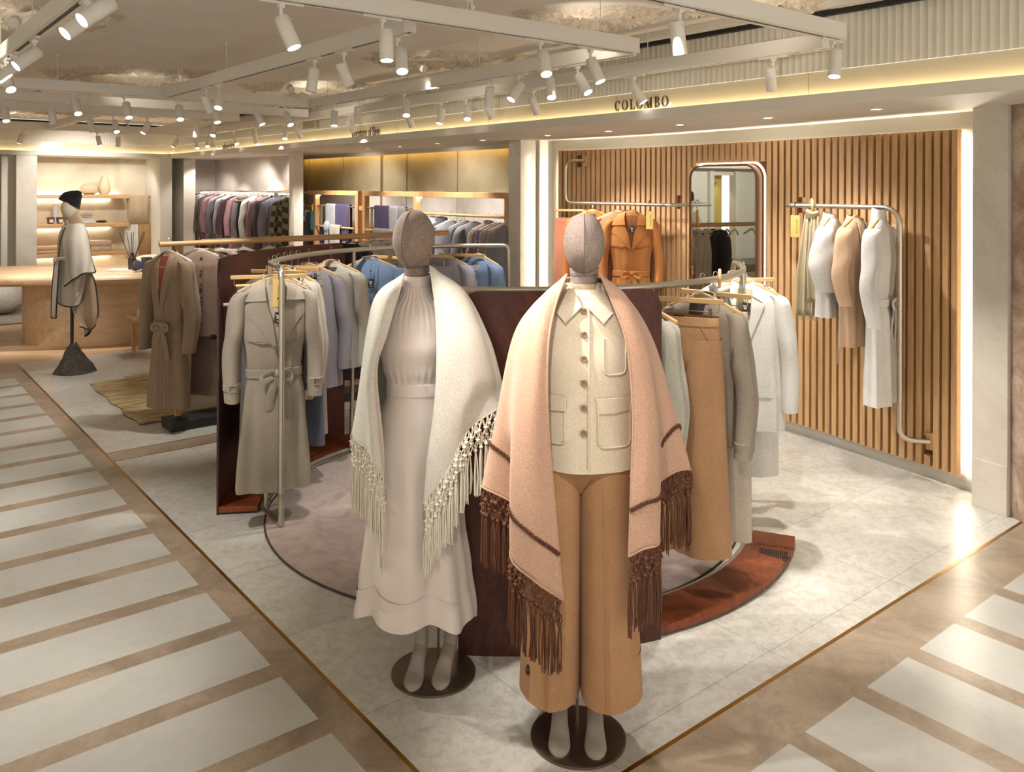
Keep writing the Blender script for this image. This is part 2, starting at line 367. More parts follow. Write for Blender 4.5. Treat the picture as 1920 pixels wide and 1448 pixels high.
# fascia: lip, glass band, fluted band, dark slot, cream step
def fascia(nm, along_b):
    def bx(g, o0, o1, s0, s1, z0, z1, m=0):    # o = offset behind the face, s = run
        if along_b: g.bb(s0, s1, FA+o0, FA+o1, z0, z1, m)
        else: g.bb(FB+o0, FB+o1, s0, s1, z0, z1, m)
    s0, s1 = (-13, FB+.3) if along_b else (-3, FA+.3)
    e = s1
    g = MB(); bx(g, 0, .05, s0, e, Z1, Z1+.072); bx(g, .05, .2, s0, e, Z1+.04, Z1+.06)
    bx(g, -.0, .06, s0, e, 3.0, Z2); struct(g.build('trim_fascia_'+nm, m_paint))
    g = MB(); bx(g, .105, .13, s0, e, Z1+.05, 2.64); struct(g.build('wall_glass_band_'+nm, m_glassp))
    g = MB(); P = [[], []]; st = .0075; k = int((s1-s0)/st)
    for i in range(k+1):
        s = s0+i*st; d = .09+.007*abs(math.sin(math.pi*s/.045))
        for r, z in ((0, 2.64), (1, 2.965)): P[r].append((s, FA+d, z) if along_b else (FB+d, s, z))
    g.grid(P); struct(g.build('wall_fluted_band_'+nm, m_wallw))
    g = MB(); bx(g, .05, .12, s0, e, 2.965, 2.995); struct(g.build('trim_slot_'+nm, m_black))
    g = MB(); bx(g, .062, .085, s0, e, Z1+.061, Z1+.066)
    o = g.build('trim_led_'+nm, m_ledy); struct(o)
fascia('right', False); fascia('back', True)
# wall above the soffit edge seam marks on the glass band
g = MB()
for s in [x*1.62-.4 for x in range(0, 10)]: g.bb(FB+.1035, FB+.106, s, s+.004, Z1+.07, 2.64)
struct(g.build('trim_glass_joints', m_khaki))
# ---------------------------------------------------------------- walls
SL = [(5.42, 1.95), (5.545, 2.3), (5.67, 2.95), (5.81, 3.75), (5.93, 5.15), (5.86, 6.15), (5.80, 6.55)]     # slat face, plan
slp = smooth_path([(x, y, 0) for x, y in SL], 16)
acc = [0.0]
for i in range(1, len(slp)): acc.append(acc[-1]+(slp[i]-slp[i-1]).length)
def slat_at(s, off=0.0):
    s = max(0, min(acc[-1]-1e-6, s)); i = max(j for j in range(len(acc)-1) if acc[j] <= s)
    t = (s-acc[i])/(acc[i+1]-acc[i]); p = slp[i].lerp(slp[i+1], t); d = (slp[i+1]-slp[i]).normalized()
    nrm = Vector((-d.y, d.x, 0))             # towards the room
    return p+nrm*off, d, nrm
def slat_s(a):                                # arc length where the curve reaches a
    return next(acc[i] for i in range(len(slp)) if slp[i].y >= a)
S0, S1 = slat_s(2.30), slat_s(6.36)
P = [[], []]
for i in range(61):
    p, d, nr = slat_at(acc[-1]*i/60, -.12)
    P[0].append((p.x, p.y, 0)); P[1].append((p.x, p.y, Z1))
g = MB(); g.grid(P); g.bb(5.53, 6.0, 1.6, 1.95, 0, Z1)
struct(g.build('wall_right', m_wallw, solid=.03))
g = MB(); P = [[], [], [], []]
for i in range(61):
    p, d, nr = slat_at(S0+(S1-S0)*i/60, -.04); p2, _, _ = slat_at(S0+(S1-S0)*i/60, -.056)
    for r, (qq, z) in enumerate(((p2, .1), (p, .1), (p, 2.30), (p2, 2.30))): P[r].append((qq.x, qq.y, z))
g.grid(P); 
slatw = thing('slatted_panel', 'tall curved oak slatted wall panel with a mirror set in it', 'wall panel', tuple(slat_at(S0, 0)[0]))
def local(o, p): return Vector(p)-Vector(o.location)
def shift(g, o):
    g.v = [tuple(Vector(p)-Vector(o.location)) for p in g.v]; return g
shift(g, slatw).build('backing_board', m_slatback, slatw)
MIR = (4.17, 5.0)          # a-range the mirror covers, set below
mR = PB(1441, 400, 5.86).y; mL = PB(1306, 400, 5.93).y
s = S0; cuts = []
g = MB()
notch = [(PB(1082, 300, 5.86).y, 2.19), (PB(1270, 380, 5.9).y, 1.795), (PB(1506, 384, 5.8).y, 1.795), (PB(1745, 832, 5.6).y, .235)]
while s+.04 < S1+.02:
    p, d, nr = slat_at(s+.021, -.02); ang = math.atan2(d.y, d.x)
    segs = [(.10, 2.305)]
    if mR+.03 < p.y < mL-.03: segs = [(2.14, 2.305)]
    for (na, nz) in notch:
        if abs(p.y-na) < .032: segs = [(.10, nz-.06), (nz+.06, 2.305)]
    for z0, z1 in segs: g.box((p.x, p.y, (z0+z1)/2), (.042, .04, z1-z0), ang)
    s += .0622
sl = shift(g, slatw).build('slats', m_slat, slatw, bevel=.003)
# plinth under the slats, LED strips round the panel
g = MB(); P = [[], []]; Pl = [[], []]
for i in range(61):
    p, d, nr = slat_at(S0-.15+(S1-S0+.3)*i/60, -.085)
    P[0].append((p.x, p.y, 0)); P[1].append((p.x, p.y, .13))
g.grid(P); struct(g.build('baseboard_right', M('grey_metal_plinth', (212, 208, 200), .5), solid=.02))
g = MB(); P = [[], []]
for i in range(61):
    p, d, nr = slat_at(S0+(S1-S0)*i/60, -.066); p2, _, _ = slat_at(S0+(S1-S0)*i/60, -.084)
    P[0].append((p.x, p.y, 2.285)); P[1].append((p2.x, p2.y, 2.285))
g.grid(P)
for (ss, q2) in ((S0+.012, -1), (S1-.012, 1)):
    p, d, nr = slat_at(ss, -.062); p2, _, _ = slat_at(ss, -.10)
    g.grid([[(p.x, p.y, .12), (p2.x, p2.y, .12)], [(p.x, p.y, 2.28), (p2.x, p2.y, 2.28)]])
shift(g, slatw).build('led_strip', m_ledw, slatw)
# mirror with a warm halo
pm, dm, nm_ = slat_at(slat_s((mR+mL)/2), -.01)
wm = (slat_at(slat_s(mR))[0]-slat_at(slat_s(mL))[0]).length/2+.0
mir = thing('rounded_mirror', 'tall rounded mirror in a thin dark frame set in the slatted wall', 'mirror', (pm.x, pm.y, 0), math.atan2(dm.y, dm.x))
def rrect(w_, z0, z1, r, n=8):
    out = []
    for cx_, cz_, a_ in ((w_-r, z1-r, 0), (-w_+r, z1-r, 1), (-w_+r, z0+r, 2), (w_-r, z0+r, 3)):
        for k in range(n+1):
            t = (a_+k/n)*math.pi/2; out.append((cx_+r*math.cos(t), cz_+r*math.sin(t)))
    return out
o1 = rrect(wm, .18, 2.12, .12); o2 = rrect(wm-.012, .192, 2.108, .11)
g = MB(); g.grid([[(x, .05, z) for x, z in o1], [(x, -.05, z) for x, z in o1]], False, True)
g.grid([[(x, .05, z) for x, z in o1], [(x, .05, z) for x, z in o2], [(x, .04, z) for x, z in o2]], False, True)
g.build('mirror_frame', M('dark_bronze_frame', (96, 60, 34), .4, .3), mir)
g = MB(); g.add([(x, .042, z) for x, z in o2], [tuple(range(len(o2)))]); g.build('mirror_glass', M('mirror_silver', (225, 228, 222), .015, 1), mir, flat=True)
o3 = rrect(wm+.012, .165, 2.13, .13); o4 = rrect(wm+.03, .15, 2.148, .14)
g = MB(); g.grid([[(x, -.026, z) for x, z in o3], [(x, -.026, z) for x, z in o4]], False, True); g.build('led_strip', m_ledy, mir)
# marble pillar on the right and its brown column
g = MB(); ra, rb_, rc = PZ(1822, 946), PZ(1888, 970), PZ(1919, 975)
g.poly([(ra.x, ra.y), (rb_.x, rb_.y), (rb_.x+.5, rb_.y-.1), (ra.x+.5, ra.y+.1)], 0, Z1)
struct(g.build('wall_marble_right', m_marp))
g = MB(); g.poly([(ra.x-.004, ra.y), (rb_.x-.004, rb_.y), (rb_.x+.1, rb_.y), (ra.x+.1, ra.y)], 0, .292); struct(g.build('baseboard_marble', m_marp, bevel=.002))
g = MB(); g.cyl((rb_.x+.24, rb_.y-.18, 0), (rb_.x+.24, rb_.y-.18, Z1), .27, seg=48); struct(g.build('wall_column', m_marb))
g = MB(); g.bb(rb_.x+.1, rb_.x+1.4, -3, rb_.y-.4, 0, Z1); struct(g.build('wall_far_right', m_marp))
# back wall of the middle alcove, its pier, the left alcove and pilasters
g = MB(); g.bb(6.10, 6.2, 6.9, 13.5, 1.86, Z1+.01); struct(g.build('wall_back', m_khaki))
g = MB(); g.bb(6.09, 6.2, 6.9, 13.5, 0, 1.86); struct(g.build('wall_back_lower', m_mauve))
g = MB()
for a in (7.35, 8.55, 9.75, 10.4, 11.6, 12.8): g.bb(6.085, 6.1, a, a+.006, 0, Z1)
g.bb(6.07, 6.1, 10.42, 10.44, 0, Z1)
struct(g.build('trim_wall_joints', M('joint_tan', (166, 150, 122), .8)))  # joint lines in one flat tan
g = MB(); g.bb(6.0, 6.004, 6.95, 13.0, Z1-.03, Z1-.008); struct(g.build('trim_led_cove', M('amber_led', (255, 230, 160), emit=(255, 214, 120), es=9)))
g = MB(); g.bb(5.97, 5.995, 6.9, 13.1, Z1-.05, Z1); struct(g.build('trim_valance', m_paint))
g = MB(); g.bb(5.78, 6.2, 6.62, 6.9, 0, Z1); struct(g.build('wall_pier', m_wallw))
g = MB(); g.bb(5.55, 5.8, 6.66, 6.86, 0, Z1); struct(g.build('wall_pier_marble', m_marp, bevel=.004))
g = MB(); g.bb(5.62, 5.72, 12.38, 16.0, 0, Z1); g.bb(5.0, 5.62, 15.9, 16.0, 0, Z1); g.poly([(5.1, 11.15), (5.16, 11.15), (6.15, 13.3), (6.02, 13.35)], 0, Z1); struct(g.build('wall_left_alcove', m_mauve))
g = MB(); g.bb(5.0, 5.14, 10.98, 11.15, 0, Z1); struct(g.build('wall_pilaster', m_marp, bevel=.004))
g = MB(); g.bb(4.84, 5.05, 15.3, 16.0, 0, Z1); struct(g.build('wall_corner_pilaster', m_marp))
g = MB(); g.bb(4.42, 4.62, 15.25, 16.2, 0, Z1); struct(g.build('wall_corner_post', m_wallw))
g = MB(); g.bb(4.62, 4.84, 15.8, 16.0, 0, Z1); struct(g.build('wall_corner_recess', M('green_grey_glass', (150, 150, 130), .2)))
g = MB(); g.bb(2.5, 4.5, 16.2, 16.3, 0, Z1); struct(g.build('wall_left', M('shelf_wall', (226, 214, 188), .75, kind='cloth', bs=60, col2=(220, 207, 180))))
g = MB(); g.bb(2.2, 2.5, 15.3, 16.3, 0, Z1); struct(g.build('wall_left_pillar', m_marp, bevel=.004))
g = MB(); g.bb(-1.2, 2.2, 15.9, 16.0, 0, Z1); struct(g.build('wall_far_left', M('woven_panel', (150, 134, 104), .8, kind='cloth', bs=30, col2=(118, 102, 76))))
g = MB(); g.bb(2.02, 2.2, 15.5, 15.9, 0, Z1); struct(g.build('trim_door_edge', m_wallw))
# side of the store seen only in the mirror
g = MB(); g.bb(-4.35, -1.2, 15.85, 16.0, 0, Z1); g.bb(-13, -5.1, 15.85, 16.0, 0, Z1); g.bb(-5.1, -4.35, 15.85, 16.0, 2.25, Z1)
for b in (-1.3, -3.6, -4.28, -5.17, -5.9, -7): g.bb(b-.07, b+.07, 15.75, 15.85, 0, Z1)
struct(g.build('wall_reflected', m_paint))
g = MB(); g.bb(-5.2, -4.25, 16.4, 16.5, 0, 2.3); struct(g.build('wall_reflected_niche', M('olive_gold_wall', (190, 170, 92), .7)))
spot((-4.72, 16.1, 2.2), (-4.72, 16.4, 1.2), 12, 120)
g = MB(); g.bb(-7.2, -7.0, -3, 3.2, 0, Z2); g.bb(-7.2, -7.0, 4.1, 16, 0, Z2); g.bb(-8.2, -7.0, 3.2, 4.1, 2.5, Z2)
for a in (-1.0, .6, 2.4, 3.2, 4.1, 5.6, 7.4): g.bb(-7.0, -6.85, a-.12, a+.12, 0, Z2)
struct(g.build('wall_opposite', m_wallw))
g = MB(); g.bb(-8.2, -8.1, 3.2, 4.1, 0, 2.5); struct(g.build('wall_opposite_niche', M('olive_gold_wall', (176, 158, 84), .7)))
spot((-7.3, 3.65, 2.45), (-8.1, 3.65, 1.4), 25, 90)
# ---------------------------------------------------------------- stucco ornament on the ceiling
m_stucco = M('stucco', (226, 214, 192), .9, kind='stucco', col2=(186, 166, 138))
def stucco(nm, cpx, lab, rx, ry, th, W):
    c = PZ(cpx[0], cpx[1], Z2); t = thing('ceiling_stucco', lab, 'ornament', (c.x, c.y, Z2))
    g = MB(); rnd_ = random.Random(nm); nu, nv = 90, 14; P = []
    for i in range(nv):
        row = []
        for j in range(nu):
            a = 2*math.pi*j/nu; q_ = i/(nv-1); k = 1+.12*math.sin(3*a+nm)+.06*math.sin(7*a+nm*2)
            r_ = .55+.5*q_; dz = math.sin(math.pi*q_)
            bumpy = .5+.5*math.sin(11*a+5*q_)*math.sin(17*a-3*q_+nm)+rnd_.uniform(-.35, .35)
            row.append((rx*k*r_*math.cos(a)*cs-ry*k*r_*math.sin(a)*sn, rx*k*r_*math.cos(a)*-sn+ry*k*r_*math.sin(a)*-cs, -dz*(.02+th*max(0, bumpy))))
        P.append(row)
    g.grid(P, False, True).build('scrollwork', m_stucco, t)
    if W: spot((c.x-.35, c.y-.25, 2.72), (c.x+.05, c.y, Z2), W*1.7, 120, .9, .02)
for i, (p, l, rx, ry, W) in enumerate([
    ((266, 140), 'lit plaster scrollwork on the ceiling above the left mannequin in the black hat', .9, .5, 6),
    ((840, 108), 'brightly lit plaster scrollwork on the ceiling left of the long front beam', .75, .35, 6),
    ((600, 160), 'plaster scrollwork on the ceiling just beyond the middle beam', .9, .3, 6),
    ((60, 210), 'small lit plaster scrollwork far off at the left edge of the ceiling', .9, .4, 6),
    ((30, 25), 'plaster scrollwork on the ceiling in the top left corner', .7, .35, 4),
    ((1110, 28), 'heavy plaster scrollwork on the ceiling in front of the beam end', .45, .3, 3),
    ((1400, 6), 'plaster scrollwork on the ceiling nearest the top right corner', .5, .2, 3)]):
    stucco(i+1, p, l, rx, ry, .05, W)
# ---------------------------------------------------------------- lighting beams hung below the ceiling
ZB0, ZB1 = 2.74, 2.83
def beam(axis, fixed, lo, hi, label, w_=.075, rods=1):
    mid = (lo+hi)/2
    loc = (fixed, lo, ZB0) if axis == 'a' else (lo, fixed, ZB0)
    t = thing('lighting_beam', label, 'beam', loc)
    L = hi-lo; g = MB()
    def bx(g, s0, s1, o0, o1, z0, z1):
        if axis == 'a': g.bb(o0, o1, s0, s1, z0, z1)
        else: g.bb(s0, s1, o0, o1, z0, z1)
    bx(g, 0, L, -w_/2, w_/2, .006, ZB1-ZB0); bx(g, 0, L, -w_/2, -.012, 0, .006); bx(g, 0, L, .012, w_/2, 0, .006)
    g.build('housing', m_bezel, t, bevel=.002)
    g = MB(); bx(g, .02, L-.02, -.012, .012, .002, .007); g.build('track_slot', M('track_dark_grey', (70, 66, 60), .6), t)  # track slot in plain dark grey
    k = max(2, int(L/1.1)+1)
    for i in range(k):
        s = .3+(L-.6)*i/(k-1); g = MB(); p = (0, s) if axis == 'a' else (s, 0)
        g.cyl((p[0], p[1], ZB1-ZB0), (p[0], p[1], Z2-ZB0), .003, seg=6); g.cyl((p[0], p[1], Z2-ZB0-.006), (p[0], p[1], Z2-ZB0), .016, seg=10)
        g.build('hanging_rod', m_bezel, t)
    return t
BEAMS = {
 'B1': ('b', 2.42, 1.0, 4.30, 'white lighting beam nearest the lens, ending at the upper right by the fascia'),
 'B2': ('b', 3.45, .3, 3.78, 'long white lighting beam crossing above the two front mannequins'),
 'B3': ('a', .83, 2.6, 7.89, 'white lighting beam running off the top left corner of the picture'),
 'B4': ('a', 2.35, 3.73, 7.89, 'white lighting beam slanting over the middle from the upper centre to the left'),
 'B5': ('a', 3.81, 3.5, 7.89, 'long white lighting beam just in front of the fascia track'),
 'B6': ('a', 4.50, 2.62, 13.9, 'longest white lighting beam, running along the fascia above the brand names'),
 'B7': ('b', 7.94, -2, 3.85, 'first white cross beam at the left, in front of the two behind it'),
 'B8': ('b', 9.09, -2, 4.3, 'second white cross beam at the left, between two others'),
 'B9': ('b', 10.2, -2, 3.9, 'third white cross beam at the left, over the parquet edge'),
 'B10': ('b', 13.62, -2, 4.35, 'farthest white cross beam at the left, above the wooden counter'),
 'B11': ('a', 3.81, 10.25, 13.58, 'short white lighting beam far off between the third and farthest cross beams, right one'),
 'B12': ('a', 2.35, 10.25, 13.58, 'short white lighting beam far off between the third and farthest cross beams, left one')}
for k_, (ax, fx, lo, hi, lab) in BEAMS.items(): beam(ax, fx, lo, hi, lab)
# ---------------------------------------------------------------- track spotlights
def spotlight(p, aim, label, group, up=False, lit=True, long=.15, r=.034, name='track_spotlight', axis='a'):
    t = thing(name, label, 'spotlight', tuple(p), 0, group)
    sgn = 1 if up else -1
    g = MB()
    d = (.012, .2, .014) if axis == 'a' else (.2, .012, .014)
    d2 = (.03, .06, .03) if axis == 'a' else (.06, .03, .03)
    g.box((0, 0, sgn*.006), (d[0]+.012, d[1], .012)); g.box((0, 0, sgn*.02), (.026, .026, .02)); g.build('track_adapter', m_bezel, t, bevel=.001)
    aim = Vector(aim).normalized(); piv = Vector((0, 0, sgn*.085))
    g = MB(); g.cyl((0, 0, sgn*.03), (0, 0, sgn*.065), .008, seg=8); side = aim.cross(Vector((0, 0, 1)));
    side = side.normalized() if side.length > .01 else Vector((1, 0, 0))
    g.tube([(0, 0, sgn*.06), tuple(piv*.9+side*.012), tuple(piv+side*.02)], .005, 6); g.build('swivel_arm', m_bezel, t)
    back = piv-aim*.02-side*(-0.0)+side*(-.018); fr = back+aim*long
    g = MB(); g.tube([back, back+aim*.004, back+aim*(long*.45), back+aim*(long*.46), back+aim*(long*.47), fr], [r*.9, r, r, r*.96, r, r], 20)
    g.build('lamp_body', m_bezel, t)
    g = MB(); g.tube([fr-aim*.002, fr+aim*.001], [r*.84, r*.84], 20); g.build('lens', m_lens if lit else M('dark_lens', (120, 116, 108), .2), t)
    return t
def aimv(dx, toward, dn=1.0):
    # dx: tilt to the right of the picture; toward: tilt towards the lens; dn: downwards
    R = Vector((cs, -sn, 0)); Fw = Vector((sn, cs, 0)); return R*dx-Fw*toward+Vector((0, 0, -dn))
ORD = ['first', 'second', 'third', 'fourth', 'fifth', 'sixth', 'seventh', 'eighth', 'ninth', 'tenth', 'eleventh', 'twelfth', 'thirteenth', 'fourteenth', 'fifteenth', 'sixteenth', 'seventeenth']
SP = {
 'B3': ('on the beam in the top left corner', [(4, 122, .7, .5), (12, 112, -.8, .5), (27, 103, -.8, .8), (65, 73, -.8, .9), (163, 12, -.75, .9), (198, 2, -.8, 1.0)]),
 'B2': ('on the long beam above the front mannequins', [(527, 10, .45, .1), (717, 37, .05, .15), (1013, 80, .12, .55), (1107, 93, .4, .25)]),
 'B4': ('on the slanting middle beam', [(387, 167, .3, -.3), (410, 160, .0, .6), (590, 113, -.15, .0), (645, 98, .3, -.6), (745, 70, .15, .55)]),
 'B1': ('on the beam nearest the lens', [(1274, 17, .15, -.1), (1561, 71, -.15, .2)]),
 'B5': ('on the beam before the fascia track', [(623, 200, .05, .2), (675, 192, -.05, -.2), (757, 178, .1, .5), (923, 150, -.1, -.2), (972, 142, -.6, .4), (1027, 132, .05, .5), (1083, 123, .5, .5)]),
 'B6': ('on the beam along the fascia', [(367, 258, .2, .4), (387, 257, .2, .6), (402, 252, 0, 0), (438, 248, .4, .4), (480, 243, .1, -.3), (533, 237, .05, .5), (557, 233, .5, -.3), (655, 220, .5, -.2), (765, 203, .4, -.2), (827, 197, -.2, .2), (873, 190, 0, .6), (913, 183, .5, -.2), (1000, 172, .4, -.2), (1188, 143, .6, .2), (1450, 103, .2, -.4)]),
 'B7': ('on the first cross beam at the left', [(138, 175, .45, .5), (233, 182, .35, .3), (332, 190, .3, .5), (400, 197, .3, .3), (480, 200, .5, .1), (534, 203, .5, .4)]),
 'B8': ('on the second cross beam at the left', [(5, 186, .3, .3), (98, 193, .1, -.1)]),
 'B9': ('on the third cross beam at the left', [(168, 220, .3, -.1), (212, 218, .4, .4), (277, 222, -.4, .4), (372, 228, -.1, -.1), (400, 230, .0, .6)]),
 'B10': ('on the farthest cross beam above the counter', [(42, 245, -.3, .1), (182, 250, .3, .1), (224, 252, 0, 0), (333, 247, -.6, .3)])}
for bk, (where, lst) in SP.items():
    ax, fx = BEAMS[bk][:2]
    for i, (px, py, dx, tw) in enumerate(lst):
        p = PB(px, py, fx) if ax == 'a' else PA(px, py, fx)
        spotlight((p.x, p.y, ZB0), aimv(dx, tw), 'white track spotlight, %s from the left %s' % (ORD[i], where), 'track spotlights below the ceiling', lit=tw > .05, axis=ax)
# uplights standing on the beams
UP = [('B1', 1153, 47), ('B5', 797, 138), ('B4', 322, 168), ('B7', 549, 186), ('B9', 67, 232), ('B10', 240, 242), ('B10', 338, 235), ('B2', 884, 22), ('B3', 32, 62)]
for i, (bk, px, py) in enumerate(UP):
    ax, fx = BEAMS[bk][:2]; p = PB(px, py, fx) if ax == 'a' else PA(px, py, fx)
    spotlight((p.x, p.y, ZB1), aimv(rnd(-.5, .5), -1.0, -.35), 'white uplight standing on top of a beam, %s from the left edge' % ORD[sorted(range(len(UP)), key=lambda q_: UP[q_][1]).index(i)], 'uplights on the beams', up=True, lit=(bk == 'B2'), long=.11, axis=ax, name='beam_uplight')
# three small spotlights under the far soffit
for i, px in enumerate((112, 227, 267)):
    p = PZ(px, 297 if i == 0 else 300, Z1); spotlight(tuple(p), aimv((.35, -.7, .0)[i], .2), 'small white spotlight under the soffit above the wall shelves, %s from the left' % ORD[i], 'soffit spotlights over the shelves', lit=False, axis='b')
# flush downlights in the soffit
DL = [(390+300, 279), (750, 275), (820, 269), (905, 263), (1027, 254), (1141, 246), (1275, 234), (1440, 221), (1643, 205), (382, 293), (480, 294), (530, 290), (555, 287)]
for i, (px, py) in enumerate(sorted(DL)):
    p = PZ(px, py, Z1); t = thing('recessed_downlight', 'flush round downlight in the soffit, %s from the left' % ORD[i], 'downlight', tuple(p), 0, 'soffit downlights')
    MB().lathe([(.03, -.001), (.045, -.004), (.045, 0)], seg=20).build('trim_ring', m_bezel, t)
    MB().lathe([(.0, -.0012), (.03, -.0012)], seg=20).build('lens', m_lens, t)
# grey service box on the fascia
p = PB(585, 234, FB+.07); t = thing('service_box', 'small beige service box fixed high on the fluted fascia', 'box', (p.x, p.y, p.z))
MB().bb(-.05, .0, -.16, .16, -.05, .05).build('casing', M('beige_casing', (176, 166, 140), .5), t, bevel=.004)
MB().ball((-.052, 0, 0), .006).build('indicator', m_black, t)
# ---------------------------------------------------------------- brand lettering on the glass band
def letters(word, h, wd, gap):
    """serif capitals with thick and thin strokes as flat bars in (x, z)"""
    g = MB(); x = 0; T = .15*h; t_ = .045*h
    def bar(x0, z0, x1, z1, w0, hor=False):
        if hor: q_ = [(x0, z0-w0/2), (x1, z1-w0/2), (x1, z1+w0/2), (x0, z0+w0/2)]
        else: q_ = [(x0-w0/2, z0), (x0+w0/2, z0), (x1+w0/2, z1), (x1-w0/2, z1)]
        g.add([(a, 0, b) for a, b in q_]+[(a, -.004, b) for a, b in q_], [(0, 1, 2, 3), (7, 6, 5, 4), (0, 4, 5, 1), (1, 5, 6, 2), (2, 6, 7, 3), (3, 7, 4, 0)])
    def ring(cx_, cz_, rx, rz_, a0_, a1_, T_=T):
        n_ = 28; A = [a0_+(a1_-a0_)*i/n_ for i in range(n_+1)]
        o = [(cx_+rx*math.cos(a), cz_+rz_*math.sin(a)) for a in A]; i_ = [(cx_+(rx-T_)*math.cos(a), cz_+(rz_-t_)*math.sin(a)) for a in A]
        g.grid([[(p[0], -.004, p[1]) for p in o], [(p[0], -.004, p[1]) for p in i_]])
        g.grid([[(p[0], 0, p[1]) for p in o], [(p[0], -.004, p[1]) for p in o]])
    for c in word:
        W = wd[c]*h
        if c == 'O': ring(x+W/2, h/2, W/2, h/2*1.03, 0, 2*math.pi)
        if c == 'C':
            ring(x+W/2, h/2, W/2, h/2*1.03, .75, 2*math.pi-.75); bar(x+W*.88, h*.70, x+W*.88, h*.95, t_); 
        if c == 'L':
            bar(x+T, 0, x+T, h, T); bar(x, h-t_/2, x+2*T, h-t_/2, t_, True); bar(x, t_/2, x+W, t_/2, t_, True); bar(x+W-t_/2, 0, x+W, h*.24, t_)
        if c == 'M':
            bar(x+t_, 0, x+t_*1.5, h, t_); bar(x+t_, h, x+t_, h, t_); bar(x+W/2, 0, x+t_*2, h, T); bar(x+W/2, 0, x+W-T, h, t_); bar(x+W-T, 0, x+W-T, h, T)
            bar(x-t_, t_/2, x+t_*3, t_/2, t_, True); bar(x+W-2*T, t_/2, x+W, t_/2, t_, True); bar(x-t_, h-t_/2, x+t_*2.5, h-t_/2, t_, True); bar(x+W-T*1.5, h-t_/2, x+W, h-t_/2, t_, True)
        if c == 'B':
            bar(x+T, 0, x+T, h, T); bar(x, h-t_/2, x+W*.55, h-t_/2, t_, True); bar(x, t_/2, x+W*.6, t_/2, t_, True); bar(x+T, h*.52, x+W*.55, h*.52, t_, True)
            ring(x+W*.5, h*.755, W*.40, h*.245, -math.pi/2, math.pi/2, T*.9); ring(x+W*.55, h*.26, W*.45, h*.26, -math.pi/2, math.pi/2, T*.95)
        x += W+gap*h
    return g, x-gap*h
pL, pR = PB(1153, 205, FB+.1), PB(1253, 200, FB+.1)
g, wtot = letters('COLOMBO', 1.0, dict(C=.62, O=.72, L=.55, M=.85, B=.58), .22)
Lr = abs(pL.y-pR.y); hh = .078; sx = Lr/wtot
g.v = [(v[0]*sx, v[1], v[2]*hh) for v in g.v]
sg = g.build('brand_lettering', m_ink, loc=(FB+.1015, pL.y, 2.515), flat=True); sg.rotation_euler = (0, 0, -math.pi/2)
tag(sg, 'dark serif capitals reading COLOMBO on the lit glass fascia', 'sign')
def text(s, size, mat, name, parent=None, loc=(0, 0, 0), rot=(0, 0, 0), sx_=1.0, ext=.0015, space=1.0):
    cu = bpy.data.curves.new(name+'_outline', 'FONT'); cu.body = s; cu.size = size; cu.extrude = ext; cu.align_x = 'CENTER'; cu.space_character = space
    tmp = bpy.data.objects.new('tmp', cu); COL.objects.link(tmp); dg = bpy.context.evaluated_depsgraph_get()
    me = bpy.data.meshes.new_from_object(tmp.evaluated_get(dg)); bpy.data.objects.remove(tmp); me.materials.clear(); me.materials.append(mat)
    o = bpy.data.objects.new(name, me); COL.objects.link(o); o.location = loc; o.rotation_euler = rot; o.scale = (sx_, 1, 1)
    if parent: o.parent = parent
    return o
pL, pR = PB(657, 254, FB+.1), PB(715, 250, FB+.1)
o = text('Johnstons of Elgin', .14, m_ink, 'brand_lettering', loc=(FB+.10, (pL.y+pR.y)/2, 2.50), rot=(math.pi/2, 0, -math.pi/2), sx_=abs(pL.y-pR.y)/1.103)
tag(o, 'dark lettering reading Johnstons of Elgin on the lit glass fascia', 'sign')
tx = text('eleventy', .2, m_ink, 'brand_lettering', loc=(-4.72, 16.38, 1.98), rot=(math.pi/2, 0, 0), sx_=-.8)
tag(tx, 'mirrored lettering reading eleventy in the gold niche seen in the wall mirror', 'sign')
o = text('eleventy', .13, m_ink, 'brand_lettering', loc=(FB+.10, PB(428, 277, FB+.1).y, 2.505), rot=(math.pi/2, 0, -math.pi/2), sx_=1.15)
tag(o, 'small dark lettering reading eleventy on the fascia at the far corner', 'sign')
